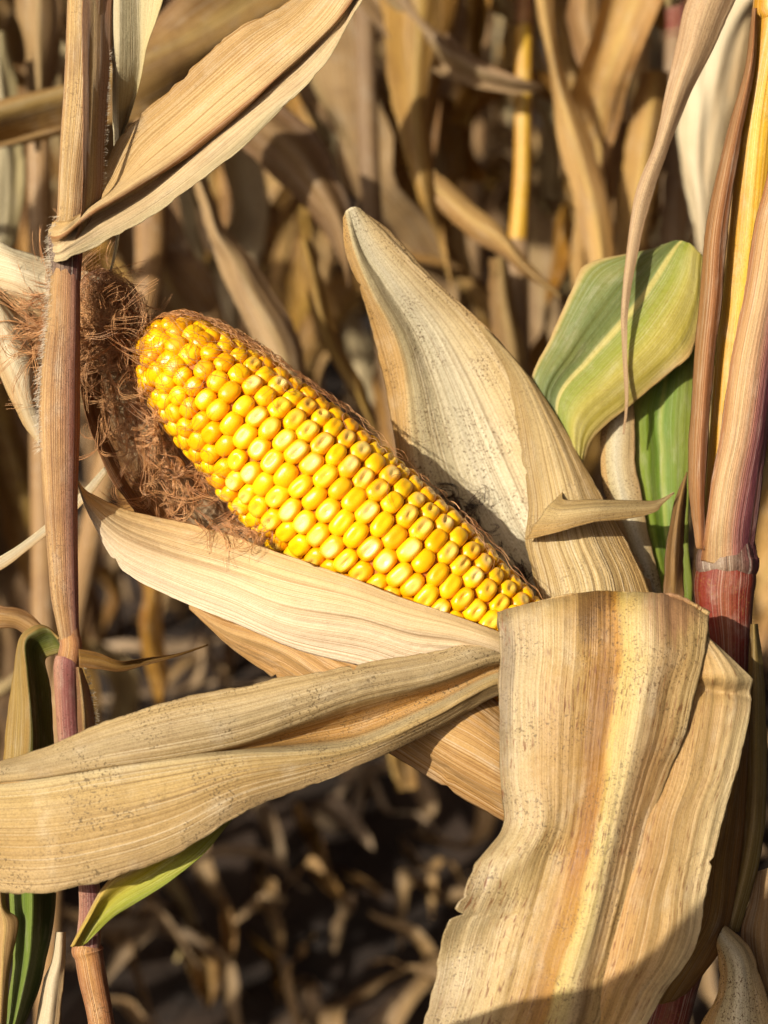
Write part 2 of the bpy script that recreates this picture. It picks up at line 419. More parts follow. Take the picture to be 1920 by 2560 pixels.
m_white = leaf_mat('bleached_blade', [(0, (232, 220, 184)), (.3, (222, 206, 168)), (.34, (190, 176, 140)), (.62, (196, 182, 146)), (.66, (232, 216, 168)), (1, (226, 206, 150))], vein=24, streak=.35,
                   streakcol=(170, 140, 94), blotch=.15, tr=.25, seed=18)  # greyer middle band paints shade onto the panel turned from the sun
m_stalk_a = leaf_mat('tan_stalk', [(0, (170, 120, 76)), (.25, (176, 128, 88)), (.33, (200, 158, 100)), (.43, (222, 186, 124)), (.55, (206, 164, 104)), (.68, (190, 142, 94)), (.75, (176, 124, 90)), (1, (170, 120, 76))],
                     vein=50, streak=.55, streakcol=(126, 82, 48), blotch=.5, spots=.45, spotcol=(92, 62, 40), tr=0, seed=19, bump=.8, wob=.02, purple=((124, 62, 66), .5, .68, .0))
m_stalk_purple = leaf_mat('purple_streaked_sheath', [(0, (170, 120, 86)), (.25, (186, 140, 100)), (.36, (204, 164, 108)), (.5, (198, 150, 98)), (.6, (190, 134, 96)), (.72, (176, 116, 96)), (1, (160, 110, 86))],
                          vein=50, streak=.5, streakcol=(126, 80, 52), blotch=.5, spots=.45, spotcol=(92, 56, 46), tr=0, seed=20, bump=.8, wob=.04, purple=((130, 66, 70), .50, .74, .75))
m_stalk_pink = leaf_mat('pink_stalk', [(0, (150, 96, 84)), (.4, (184, 130, 104)), (.5, (158, 94, 88)), (.6, (148, 84, 84)), (.75, (190, 146, 106)), (1, (150, 96, 84))],
                        vein=44, streak=.55, streakcol=(116, 66, 54), blotch=.5, spots=.4, tr=0, seed=21, wob=.03)
m_stalk_orange = leaf_mat('orange_stalk', [(0, (140, 90, 56)), (.35, (176, 122, 76)), (.5, (206, 154, 92)), (.6, (184, 122, 70)), (.75, (146, 84, 56)), (1, (140, 90, 56))],
                          vein=40, streak=.55, streakcol=(120, 66, 40), blotch=.5, spots=.4, tr=0, seed=22)
m_stalk_red = leaf_mat('red_stalk', [(0, (90, 24, 16)), (.4, (136, 38, 20)), (.47, (150, 76, 40)), (.53, (136, 36, 22)), (.65, (104, 26, 20)), (1, (80, 24, 18))], vein=24, streak=.5, streakcol=(84, 40, 22),
                       blotch=.55, spots=.5, spotcol=(150, 110, 50), tr=0, seed=23, k=.66, rough=.6, spec=.35)
m_stalk_yellow = leaf_mat('yellow_stalk', [(0, (186, 130, 40)), (.38, (216, 160, 44)), (.48, (240, 196, 60)), (.6, (226, 176, 50)), (.7, (180, 120, 36)), (1, (190, 140, 40))], vein=16, streak=.4,
                          streakcol=(196, 130, 40), blotch=.3, spots=.2, tr=0, seed=24, k=.6, bump=.4, rough=.5)  # orange towards the sides is shading painted into the yellow
m_sheath_r = leaf_mat('purple_edged_sheath', [(0, (150, 90, 50)), (.12, (196, 150, 96)), (.35, (226, 190, 138)), (.5, (206, 156, 116)), (.62, (186, 116, 112)), (.8, (160, 84, 104)), (1, (140, 70, 80))],
                      vein=26, streak=.45, streakcol=(160, 104, 66), blotch=.2, tr=.1, seed=25, bump=.7)
m_sheath_l = leaf_mat('brown_sheath', [(0, (176, 124, 76)), (.45, (190, 136, 80)), (.75, (160, 100, 54)), (1, (120, 66, 30))], vein=16, streak=.45, streakcol=(120, 70, 36), blotch=.25, tr=.1, seed=26, bump=.7)
m_node = leaf_mat('grey_node', [(0, (110, 70, 60)), (.3, (120, 92, 78)), (.45, (140, 112, 90)), (.55, (110, 76, 66)), (.65, (120, 56, 62)), (1, (100, 50, 50))], vein=16, streak=.5, streakcol=(70, 44, 38), blotch=.8, spots=.6, spotcol=(70, 50, 44), tr=0, seed=27, bump=.9, wob=.12)
m_stalk_bg = leaf_mat('field_stalk', [(0, (150, 106, 60)), (.5, (182, 140, 82)), (1, (150, 106, 60))], vein=24, streak=.4, streakcol=(136, 90, 46), blotch=.4, tr=0, seed=28, vary=.4, k=.58)

def kernel_mat():
    n = NT('corn_kernel')
    at = n.node('ShaderNodeAttribute'); at.attribute_name = 'crown'
    obj = n.node('ShaderNodeObjectInfo')
    r = obj.outputs['Random']
    r2 = n.math('FRACT', n.math('MULTIPLY', r, 13.7))
    tc = n.node('ShaderNodeTexCoord')
    ns = n.noise(tc.outputs['Object'], 260.0, 2.0)
    yel = n.mix(r, lin((248, 170, 3), .84), lin((252, 196, 12), .88))
    pale = n.mix(r2, lin((253, 216, 76), .9), lin((254, 238, 160), .92))
    f = n.math('MULTIPLY', n.step(n.math('MULTIPLY_ADD', n.math('SUBTRACT', ns, 0.5), 0.5, at.outputs['Fac']), 0.35, 0.9), n.math('MULTIPLY_ADD', r2, 0.6, 0.25))
    col = n.mix(f, yel, pale)
    n.set(n.b.inputs['Base Color'], col)
    n.set(n.b.inputs['Roughness'], n.math('MULTIPLY_ADD', r2, 0.16, 0.2))
    n.b.inputs['Specular IOR Level'].default_value = 0.5
    n.b.inputs['Subsurface Weight'].default_value = 0.3
    n.b.inputs['Subsurface Radius'].default_value = (1.0, 0.55, 0.08)
    n.b.inputs['Subsurface Scale'].default_value = 0.0014
    bp = n.node('ShaderNodeBump'); bp.inputs['Strength'].default_value = 0.12; bp.inputs['Distance'].default_value = 0.0005
    n.set(bp.inputs['Height'], n.noise(tc.outputs['Object'], 420.0, 2.0)); n.set(n.b.inputs['Normal'], bp.outputs[0])
    return n.m
m_kernel = kernel_mat()

def plain_mat(name, c1, c2, scale, rough=0.6, k=.65, bump=0.3, dist=0.001):
    n = NT(name)
    tc = n.node('ShaderNodeTexCoord')
    ns = n.noise(tc.outputs['Object'], scale, 5.0, 0.6)
    n.set(n.b.inputs['Base Color'], n.mix(n.step(ns, 0.3, 0.7), lin(c1, k), lin(c2, k)))
    n.b.inputs['Roughness'].default_value = rough
    if bump:
        bp = n.node('ShaderNodeBump'); bp.inputs['Strength'].default_value = bump; bp.inputs['Distance'].default_value = dist
        n.set(bp.inputs['Height'], ns); n.set(n.b.inputs['Normal'], bp.outputs[0])
    return n.m
m_silk = plain_mat('brown_silk', (158, 104, 62), (216, 164, 110), 90.0, .45, .9, 0)
m_silk_gold = plain_mat('golden_silk', (170, 104, 44), (206, 146, 74), 150.0, .45, .66, 0)
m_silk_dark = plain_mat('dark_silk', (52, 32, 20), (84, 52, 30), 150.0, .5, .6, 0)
m_fuzz = plain_mat('pale_fuzz', (220, 200, 170), (240, 226, 200), 100.0, .6, .65, 0)
m_cob = plain_mat('cob_core', (216, 130, 8), (180, 96, 4), 300.0, .7, .6)
m_soil = plain_mat('dark_soil', (34, 23, 15), (62, 44, 29), 9.0, .95, .7, 0.9, 0.02)

# ------------------------------------------------------------------ ground
def ground():
    # one sheet to the horizon, finely broken where it can be seen
    xs = np.concatenate([[-150, -60, -20, -8, -4], np.linspace(-2.4, 2.4, 110), [4, 8, 20, 60, 150]])
    ys = np.concatenate([[-150, -60, -20, -6, -2], np.linspace(0.2, 5.0, 110), [7, 12, 25, 70, 250]])
    X, Y = np.meshgrid(xs, ys)
    Z = 0.03 * vnoise(X * 2.2, Y * 2.2, 3) + 0.02 * vnoise(X * 7, Y * 7, 5) + 0.012 * vnoise(X * 17, Y * 17, 6)
    Z = np.where((abs(X) < 2.5) & (Y > 0) & (Y < 5.2), Z, 0)
    me = grid_mesh('ground', np.stack([X, Y, Z], -1), np.stack([X, Y], -1))
    o = link('ground', me, None, m_soil)
    o['kind'] = 'structure'
ground()

# ------------------------------------------------------------------ the ear of corn
base_pt = P(np.array([1480., 1840., 60.]))
ear = empty('corn_ear', tuple(base_pt), 'ripe yellow ear of corn with its dry husk peeled open', 'corn ear')
TIP = np.array([361.0, 825.0, -10.0])
AX = np.array([0.736, 0.677, 0.03]); AX /= np.linalg.norm(AX)
VIEW = np.array([0, 0, -1.0])
E1 = VIEW - (VIEW @ AX) * AX; E1 /= np.linalg.norm(E1)          # towards the camera
E2 = np.cross(AX, E1)                                            # across the ear
def ear_r(s):
    return np.interp(s, [0, 10, 27, 45, 80, 127, 183, 270, 350, 424, 510, 700, 900, 1147, 1300, 1450], [4, 46, 74, 92, 113, 131, 146, 163, 172, 182, 192, 199, 197, 181, 158, 140])

def kernel_mesh(i, dent, rnd_):
    """one kernel: wedge body, rounded shoulders, dented crown; half width 1, half length .7, crown at z = 0"""
    nseg, rings = 22, 13
    V = [(0, 0, 0)]; cr = [1.0]
    ex = 2.4 + rnd_.uniform(-.15, .4)
    skx = rnd_.uniform(-.08, .08); sky_ = rnd_.uniform(-.06, .06)
    dx, dy = rnd_.uniform(-.2, .2), rnd_.uniform(-.14, .14)
    dw, dl = rnd_.uniform(.34, .66), rnd_.uniform(.17, .34)
    prof = [(.16, -.003), (.32, -.013), (.46, -.036), (.60, -.085), (.72, -.155), (.83, -.26), (.92, -.40), (.98, -.54), (1.0, -.76), (.985, -1.05), (.93, -1.4), (.84, -1.85)]
    V = []; 
    for (r, z) in [(0.001, 0)] + prof:
        for k in range(nseg):
            a = 2 * math.pi * k / nseg
            ca, sa = math.cos(a), math.sin(a)
            q = (abs(ca) ** ex + abs(sa) ** ex) ** (-1 / ex)
            x = r * q * ca * 1.0; y = r * q * sa * .72
            x += skx * z; y += sky_ * z
            zz = z + 0.05 * math.sin(3 * a + i) * (r ** 2) * .4
            zz -= dent * math.exp(-(((x - dx) / dw) ** 2 + ((y - dy) / dl) ** 2)) 
            if dent > .12:
                zz -= dent * .25 * math.exp(-(((x - dx) / .25) ** 2 + ((y - dy) / .1) ** 2))
            V.append((x, y, zz)); cr.append(0)
    n = len(prof) + 1
    F_ = []
    for j in range(n - 1):
        for k in range(nseg):
            k2 = (k + 1) % nseg
            F_.append((j * nseg + k, (j + 1) * nseg + k, (j + 1) * nseg + k2, j * nseg + k2))
    crv = []
    rr = [0] + [p[0] for p in prof]
    zz = [0] + [p[1] for p in prof]
    for r, z in zip(rr, zz):
        c = max(0.0, min(1.0, 1.15 - r * 1.0)) if z > -.6 else 0
        c *= 1.0 if dent > .1 else .35
        crv += [c] * nseg
    me = bpy.data.meshes.new('kernel')
    me.from_pydata(V, [], F_)
    me.polygons.foreach_set('use_smooth', np.ones(len(F_), bool))
    at = me.attributes.new('crown', 'FLOAT', 'POINT'); at.data.foreach_set('value', np.array(crv, np.float32))
    me.materials.append(m_kernel); me.update()
    return me

kr = random.Random(11)
KD = [kernel_mesh(i, kr.uniform(.07, .32), kr) for i in range(24)]     # dented
KR = [kernel_mesh(i + 20, kr.uniform(-.05, .04), kr) for i in range(8)]   # round, from the tip

kern = []    # (position s, angle, halfwidth, halflength, mesh)
NROW = 18
for i in range(NROW):
    ph = 2 * math.pi * i / NROW + 0.1
    s = 166 + (21 if i % 2 else 0) + kr.uniform(-5, 5)
    while s < 1250:
        pitch = (41 + 3.5 * min(1, s / 600)) * kr.uniform(.93, 1.07)
        rr = ear_r(s)
        hw = math.pi * rr / NROW * 1.0 * kr.uniform(.93, 1.05)
        pdent = 0.05 if s < 290 else (0.5 if s < 410 else 0.94)
        me = kr.choice(KD) if kr.random() < pdent else kr.choice(KR)
        kern.append((s, ph + kr.uniform(-.012, .012) + 0.035 * math.sin(s / 210.0 + 2 * math.pi * i / NROW), hw * kr.uniform(.99, 1.05), pitch * .5 / .695 * kr.uniform(.97, 1.05), me, kr.uniform(-3, 3)))
        s += pitch
for s0, cnt, hw in ((140, 15, 30), (100, 13, 30), (62, 11, 29), (28, 8, 28), (6, 4, 25)):
    o_ = kr.uniform(0, 6)
    for k in range(cnt):
        kern.append((s0 + kr.uniform(-7, 7), o_ + 2 * math.pi * k / cnt + kr.uniform(-.08, .08), hw * kr.uniform(.95, 1.15), hw * kr.uniform(1.0, 1.18), kr.choice(KR), kr.uniform(-4, 4)))

def kernel_matrix(s, ph, hw, hl, dz):
    r = float(ear_r(s)) + dz
    e = 6.0
    slope = float(ear_r(s + e) - ear_r(max(0, s - e))) / (e + min(e, s))
    rad = math.cos(ph) * E1 + math.sin(ph) * E2
    pos = TIP + AX * s + rad * r
    nrm = rad - AX * min(slope, 3.0) * .9; nrm = nrm / np.linalg.norm(nrm)
    t = -math.sin(ph) * E1 + math.cos(ph) * E2
    along = np.cross(nrm, t)
    rt = 0.08 * math.sin(s * 12.9 + ph * 78.2)
    t, along = t * math.cos(rt) + along * math.sin(rt), along * math.cos(rt) - t * math.sin(rt)
    X, Y, Z = MV(t), MV(along), MV(nrm)
    if np.dot(np.cross(X, Y), Z) < 0:
        Y = -Y
    hz = min(hw, 30) * .95
    p = M(pos)
    m = Matrix.Identity(4)
    for c, (v, k) in enumerate(((X, hw), (Y, hl), (Z, hz))):
        for rr in range(3):
            m[rr][c] = float(v[rr] * k * S)
    for rr in range(3):
        m[rr][3] = float(p[rr])
    face = float(nrm @ np.array([0, 0, -1.0]))
    return m, face, pos

# cob core under the kernels
ss = np.linspace(0, 1300, 60); th = np.linspace(0, 2 * math.pi, 41)
Gc = M(TIP + AX * (ss[:, None, None] + 14) + (np.maximum(ear_r(ss) - 24, 1))[:, None, None] * (np.cos(th)[None, :, None] * E1 + np.sin(th)[None, :, None] * E2))
cob = link('cob', grid_mesh('cob', Gc, np.stack(np.meshgrid(th, ss / 100), -1)), ear, m_cob)
info = []
for kk in kern:
    m, face, pos = kernel_matrix(kk[0], kk[1], kk[2], kk[3], kk[5])
    # how far it is covered by the front husk
    score = face - (0.6 if kk[0] > 1180 else 0) 
    info.append((score, m, kk[4]))
info.sort(key=lambda t: -t[0])
for score, m, me in info[:300]:
    o = bpy.data.objects.new('kernel', me); COL.objects.link(o)
    o.parent = cob; o.matrix_world = m
    o.matrix_parent_inverse = Matrix(); o.matrix_basis = m
VV = []; FF = []; CC = []; off = 0
for score, m, me in info[300:]:
    co = np.empty(len(me.vertices) * 3); me.vertices.foreach_get('co', co); co = co.reshape(-1, 3)
    mm = np.array(m); VV.append(co @ mm[:3, :3].T + mm[:3, 3])
    FF += [[v + off for v in p.vertices] for p in me.polygons]; off += len(co)
    cc = np.empty(len(co), np.float32); me.attributes['crown'].data.foreach_get('value', cc); CC.append(cc)
me = bpy.data.meshes.new('kernel_remainder'); me.from_pydata(np.concatenate(VV).tolist(), [], FF)
me.polygons.foreach_set('use_smooth', np.ones(len(FF), bool))
at = me.attributes.new('crown', 'FLOAT', 'POINT'); at.data.foreach_set('value', np.concatenate(CC))
ko = link('kernel_underside', me, None, m_kernel); ko.parent = cob; ko['kind'] = 'stuff'

def Z(rows, z):
    """append a depth (a number, or one per column) to rows of (x, y)"""
    out = []
    for r, zz in zip(rows, z):
        zz = [zz] * len(r) if not isinstance(zz, (list, tuple)) else zz
        out.append([(p[0], p[1], d) for p, d in zip(r, zz)])
    return out

# tall pale husk behind the ear
patch('husk_leaf', Z([
    [(858, 548), (862, 534), (871, 522), (884, 517), (897, 520), (905, 530)],
    [(868, 637), (886, 630), (905, 625), (935, 612), (962, 596), (985, 588)],
    [(905, 740), (932, 735), (965, 720), (1010, 705), (1060, 692), (1094, 708)],
    [(935, 860), (988, 850), (1040, 835), (1100, 820), (1170, 805), (1228, 830)],
    [(965, 980), (1015, 965), (1090, 960), (1170, 945), (1260, 925), (1322, 940)],
    [(988, 1110), (1030, 1100), (1130, 1090), (1230, 1075), (1330, 1050), (1405, 1062)],
    [(1010, 1250), (1060, 1240), (1180, 1230), (1290, 1210), (1390, 1185), (1478, 1200)],
    [(1100, 1400), (1150, 1380), (1250, 1360), (1350, 1340), (1450, 1310), (1556, 1335)],
    [(1250, 1520), (1290, 1510), (1370, 1500), (1450, 1490), (1550, 1480), (1635, 1480)],
    [(1350, 1680), (1380, 1680), (1430, 1680), (1480, 1670), (1530, 1660), (1600, 1650)]],
    [[95, 85, 75, 75, 85, 95], [140, 95, 110, 110, 100, 130], [190, 120, 150, 150, 130, 155], [245, 170, 205, 210, 180, 195], [290, 215, 245, 250, 210, 220], [310, 245, 275, 275, 225, 225], [320, 260, 280, 275, 215, 210], [300, 250, 260, 250, 190, 190], [240, 200, 200, 190, 150, 155], 150]),
    ear, m_husk_back, nu=60, nv=120, wr=5, wf=(7, .25), ridge=1.6, ridgen=24, edge=6, tear=3, seed=31, label='pale brown-speckled husk leaf standing behind the kernels')
patch('husk_leaf', Z([
    [(1195, 815), (1205, 815), (1215, 822), (1228, 836)],
    [(1262, 925), (1285, 925), (1310, 932), (1330, 950)],
    [(1285, 1040), (1330, 1045), (1375, 1052), (1412, 1070)],
    [(1300, 1140), (1350, 1150), (1420, 1155), (1462, 1160)],
    [(1318, 1250), (1370, 1255), (1450, 1250), (1512, 1248)],
    [(1313, 1350), (1380, 1355), (1480, 1350), (1568, 1345)],
    [(1330, 1440), (1410, 1445), (1520, 1445), (1612, 1440)],
    [(1345, 1540), (1430, 1540), (1530, 1540), (1640, 1530)],
    [(1400, 1680), (1450, 1680), (1530, 1670), (1640, 1650)]],
    [[150, 140, 140, 160], [165, 150, 150, 170], [170, 145, 145, 175], [165, 135, 130, 165], [150, 115, 110, 150], [130, 85, 85, 130], [110, 60, 60, 110], [90, 40, 40, 90], 60]),
    ear, m_husk_rib, nu=50, nv=90, wr=4, wf=(5, .3), ridge=2.0, ridgen=20, edge=8, tear=3, seed=32, label='ribbed tan husk leaf with a torn left edge')
flap = patch('husk_leaf', Z([
    [(1405, 1225), (1360, 1280), (1314, 1350)],
    [(1412, 1248), (1400, 1285), (1372, 1338)],
    [(1480, 1248), (1484, 1275), (1492, 1307)],
    [(1560, 1249), (1566, 1270), (1580, 1297)],
    [(1625, 1252), (1630, 1268), (1638, 1282)],
    [(1650, 1248), (1653, 1255), (1657, 1262)],
    [(1684, 1230), (1685, 1232), (1686, 1234)]],
    [[120, 80, 90], [60, 20, 10], [30, -15, -10], [30, -5, 0], [40, 15, 15], [45, 35, 35], 50]),
    ear, m_husk_rib, nu=26, nv=60, wr=3, ridge=1.4, ridgen=9, edge=3, seed=33, label='torn husk strip curled out to the right')
# front lower husk
patch('husk_leaf', Z([
    [(194, 1200), (194, 1204), (194, 1208), (194, 1213)],
    [(222, 1230), (219, 1252), (224, 1280), (233, 1308)],
    [(318, 1274), (300, 1320), (300, 1370), (306, 1425)],
    [(434, 1300), (425, 1370), (430, 1430), (450, 1503)],
    [(550, 1329), (560, 1410), (570, 1480), (590, 1560)],
    [(700, 1382), (710, 1460), (720, 1540), (735, 1622)],
    [(868, 1439), (880, 1500), (900, 1570), (922, 1672)],
    [(1000, 1490), (1010, 1540), (1040, 1610), (1060, 1720)],
    [(1130, 1535), (1140, 1570), (1160, 1620), (1190, 1690)],
    [(1260, 1585), (1262, 1610), (1270, 1650), (1285, 1700)],
    [(1400, 1650), (1400, 1670), (1400, 1700), (1400, 1740)]],
    [-150, [-130, -150, -155, -150], [-90, -135, -150, -140], [-60, -125, -150, -140], [-70, -150, -172, -160], [-150, -205, -205, -175], [-215, -240, -225, -180], [-240, -255, -230, -175], [-250, -262, -240, -180], [-235, -250, -225, -160], [-150, -160, -150, -100]]),
    ear, m_husk_front, nu=56, nv=130, wr=4, wf=(6, .2), ridge=1.2, ridgen=26, edge=4, tear=3, seed=34, label='cream peach husk leaf folded down along the lower kernels')
# brown husk underneath
patch('husk_leaf', Z([
    [(470, 1505), (472, 1512), (473, 1518), (474, 1524)],
    [(560, 1530), (565, 1560), (570, 1590), (577, 1622)],
    [(720, 1560), (712, 1600), (702, 1650), (694, 1702)],
    [(860, 1610), (855, 1680), (850, 1750), (840, 1805)],
    [(1010, 1640), (1005, 1740), (998, 1830), (989, 1888)],
    [(1150, 1680), (1160, 1810), (1175, 1940), (1191, 2014)],
    [(1300, 1800), (1310, 1900), (1320, 2000), (1310, 2070)],
    [(1460, 1850), (1460, 1900), (1450, 1950), (1440, 1990)]],
    [40, [20, -10, 0, 40], [0, -60, -40, 30], [-60, -120, -100, -20], [-120, -170, -150, -60], [-170, -200, -180, -80], [-120, -160, -150, -60], [20, -20, -20, 40]]),
    ear, m_husk_under, nu=44, nv=90, wr=6, wf=(6, .25), ridge=2.2, ridgen=16, edge=5, tear=3, seed=35, label='orange-brown outer husk leaf under the ear')
patch('husk_leaf', Z([
    [(640, 1560), (645, 1575), (650, 1590)],
    [(760, 1610), (765, 1630), (770, 1660)],
    [(900, 1640), (900, 1680), (900, 1730)],
    [(1100, 1700), (1100, 1760), (1100, 1820)]],
    [10, -30, -80, -120]), ear, m_husk_front, nu=24, nv=50, wr=4, ridge=1.5, ridgen=10, seed=36)
# grey-tan husk blade sweeping out to the left
patch('husk_leaf', Z([
    [(1400, 1620), (1400, 1640), (1400, 1660), (1400, 1670), (1400, 1685), (1400, 1700), (1400, 1720)],
    [(1255, 1588), (1250, 1620), (1250, 1650), (1250, 1670), (1250, 1692), (1248, 1712), (1245, 1738)],
    [(1076, 1627), (1080, 1665), (1085, 1705), (1085, 1740), (1085, 1775), (1082, 1800), (1078, 1832)],
    [(900, 1657), (900, 1700), (900, 1752), (900, 1812), (900, 1858), (900, 1882), (900, 1914)],
    [(760, 1681), (760, 1740), (760, 1802), (760, 1842), (760, 1878), (760, 1920), (760, 1972)],
    [(600, 1712), (600, 1785), (600, 1858), (600, 1873), (600, 1886), (600, 1955), (600, 2036)],
    [(430, 1746), (430, 1820), (430, 1892), (430, 1898), (430, 1905), (430, 2022), (430, 2144)],
    [(270, 1798), (270, 1858), (270, 1914), (270, 1921), (270, 1928), (270, 2065), (270, 2202)],
    [(100, 1868), (100, 1907), (100, 1942), (100, 1950), (100, 1958), (100, 2090), (100, 2236)],
    [(-80, 1922), (-80, 1945), (-80, 1966), (-80, 1972), (-80, 1980), (-80, 2090), (-80, 2212)],
    [(-300, 2000), (-300, 2020), (-300, 2040), (-300, 2045), (-300, 2050), (-300, 2090), (-300, 2130)],
    [(-520, 2140), (-520, 2145), (-520, 2150), (-520, 2152), (-520, 2154), (-520, 2160), (-520, 2168)]],
    [-120, [-215, -235, -235, -205, -225, -235, -205], [-250, -290, -280, -215, -275, -290, -240], [-280, -330, -310, -240, -320, -328, -318], [-310, -350, -330, -265, -350, -362, -348],
     [-330, -375, -355, -325, -375, -400, -385], [-345, -395, -385, -365, -390, -420, -405], [-360, -400, -400, -385, -400, -430, -415], [-365, -400, -405, -395, -402, -430, -415],
     [-360, -390, -395, -390, -395, -415, -340], -340, -300]),
    ear, m_husk_flag, nu=90, nv=150, wr=4.5, wf=(7, .18), ridge=1.1, ridgen=34, edge=5, tear=3, seed=37, label='broad mildewed grey-tan husk blade sweeping to the left edge')
# inner husk behind the silk, left of the ear
patch('husk_leaf', Z([
    [(120, 850), (150, 845), (190, 842), (240, 840)],
    [(190, 930), (240, 920), (290, 905), (350, 890)],
    [(212, 1060), (270, 1040), (340, 1010), (420, 990)],
    [(255, 1165), (330, 1140), (410, 1110), (500, 1090)],
    [(312, 1255), (390, 1240), (480, 1210), (580, 1190)],
    [(380, 1340), (470, 1320), (570, 1300), (680, 1290)],
    [(520, 1430), (600, 1410), (700, 1400), (800, 1400)],
    [(800, 1600), (850, 1580), (900, 1560), (950, 1550)]],
    [[20, 60, 80, 70], [10, 70, 110, 110], [10, 80, 130, 150], [10, 85, 140, 180], [10, 85, 140, 190], [20, 90, 140, 190], [40, 90, 140, 190], 120]),
    ear, m_husk_inner, nu=40, nv=80, wr=8, wf=(6, .4), ridge=2, ridgen=16, edge=6, tear=3, seed=38, label='brown inner husk leaf under the silk')
# cream husk tips past the end of the ear
patch('husk_leaf', Z([
    [(300, 720), (296, 730), (290, 742), (284, 752)],
    [(205, 668), (200, 710), (190, 760), (180, 800)],
    [(120, 640), (118, 690), (105, 745), (90, 800)],
    [(40, 618), (40, 665), (36, 715), (30, 765)],
    [(-40, 590), (-40, 640), (-40, 690), (-40, 735)],
    [(-160, 560), (-160, 590), (-160, 620), (-160, 650)]],
    [60, [60, 20, 20, 50], [50, 0, 0, 40], [40, -10, -10, 40], 30, 40]),
    ear, m_cream, nu=30, nv=60, wr=5, wf=(4, .5), ridge=1.8, ridgen=9, edge=4, seed=39, label='cream husk tip behind the left stalk')
patch('husk_leaf', Z([
    [(-40, 690), (-45, 720), (-45, 740), (-50, 760)],
    [(5, 752), (-5, 790), (-15, 830), (-20, 880)],
    [(45, 800), (30, 850), (18, 905), (15, 965)],
    [(88, 870), (70, 930), (52, 985), (45, 1030)],
    [(100, 1000), (92, 1030), (80, 1060), (70, 1080)],
    [(120, 1120), (118, 1124), (116, 1128), (114, 1130)]],
    [-10, [-10, -50, -50, -10], [-10, -60, -60, -10], [-10, -50, -50, -10], [0, -20, -20, 0], 0]),
    ear, m_cream, nu=26, nv=50, wr=4, ridge=2, ridgen=8, edge=3, seed=40, label='pale pointed husk tip at the left edge')

# ------------------------------------------------------------------ silk
sr = np.random.RandomState(5)
def strands(guide, spread, n, ln, curl, k=16, space=P, depth_spread=None, drift=0.0):
    g = np.array(guide, float)
    out = []
    ds = spread if depth_spread is None else depth_spread
    for _ in range(max(1, n // 3)):
        t0 = sr.uniform(0, len(g) - 1)
        p = crom(g, np.array([t0]))[0] + sr.normal(size=3) * np.array([spread, spread, ds]) * .6
        t1 = min(t0 + .05, len(g) - 1); t2 = max(t1 - .1, 0)
        d = crom(g, np.array([t1]))[0] - crom(g, np.array([t2]))[0]
        d = d / (np.linalg.norm(d) + 1e-9) + sr.normal(size=3) * .45 * np.array([1, 1, .5]); d /= np.linalg.norm(d)
        L = ln * sr.uniform(.5, 1.3); step = L / k
        w = sr.normal(size=3); w /= np.linalg.norm(w); c0 = curl * sr.uniform(.3, 1.5); sw = sr.uniform(.1, .5); ph = sr.uniform(0, 6.3)
        pts = []
        for i in range(k):
            pts.append(p.copy())
            w = w + sr.normal(size=3) * .25; w /= np.linalg.norm(w)
            d = d + np.cross(w, d) * c0 * (1 + .8 * math.sin(i * sw + ph)) * np.array([1, 1, .6]); d /= np.linalg.norm(d)
            p = p + d * step
        pts = np.array(pts)
        for _c in range(5):
            o1 = sr.normal(size=3) * 2.2; o2 = sr.normal(size=3) * 9.0; ph2 = sr.uniform(0, 6.3)
            tt_ = np.linspace(0, 1, k)[:, None]
            out.append(space(pts + o1 + o2 * tt_ ** 1.5 + 2.0 * np.sin(tt_ * 9 + ph2) * sr.normal(size=3)))
    return out

def swirl(n, cx, cy, cz, r0, r1, a0, a1, ex, curl, tilt=0.0):
    out = []
    for _ in range(n):
        r = sr.uniform(r0, r1); a = sr.uniform(a0, a1); da = sr.uniform(.8, 2.4) * (1 if sr.rand() < .8 else -1)
        zz = cz + sr.normal() * 22 - (r1 - r) * .35
        t = np.linspace(0, 1, 22)
        wob = np.cumsum(sr.normal(size=22)) * curl
        aa = a + da * t; rr_ = r + sr.normal() * 12 * t + wob
        x = cx + rr_ * ex * np.cos(aa); y = cy + rr_ * np.sin(aa) + tilt * (x - cx)
        base_ = np.stack([x, y, zz + np.cumsum(sr.normal(size=22)) * curl * .8], -1)
        for _c in range(3):
            out.append(P(base_ + sr.normal(size=3) * 2.4 + sr.normal(size=3) * 9.0 * t[:, None] ** 1.5))
    return out
tuft = swirl(230, 272, 780, -30, 14, 105, 0, 6.28, .9, 2.2, .15) + swirl(110, 265, 740, -60, 10, 62, 0, 6.28, 1.0, 2.0) \
     + strands([(370, 870, -40), (300, 840, -50), (220, 850, -60), (130, 840, -40), (60, 840, -20)], 36, 260, 260, .12, 24) \
     + strands([(400, 800, 0), (330, 800, 0), (250, 800, -40), (180, 810, -40)], 36, 200, 260, .14, 24) \
     + strands([(360, 930, -50), (300, 920, -40), (240, 900, -40), (205, 860, -40)], 30, 150, 240, .2, 22) \
     + strands([(110, 740, -30), (90, 760, -30), (60, 780, -30)], 30, 22, 120, .24, 20) \
     + strands([(190, 890, -20), (90, 880, -20), (40, 860, -20)], 26, 90, 170, .16, 20)
strands_mesh('silk', tuft, 0.75 * S, ear, m_silk)['label'] = 'matted brown silk tuft at the tip of the ear'
lower = strands([(345, 960, -60), (330, 1040, -40), (370, 1120, -30), (430, 1200, -20), (520, 1270, -30), (600, 1330, -60), (660, 1370, -90)], 36, 210, 200, .36, 26) \
      + strands([(300, 980, 20), (310, 1050, 20), (340, 1150, 20), (390, 1230, 10), (450, 1290, 0)], 38, 90, 200, .36, 26) \
      + strands([(350, 980, -60), (400, 1100, -60), (470, 1210, -60), (560, 1320, -80)], 16, 60, 180, .36, 24)
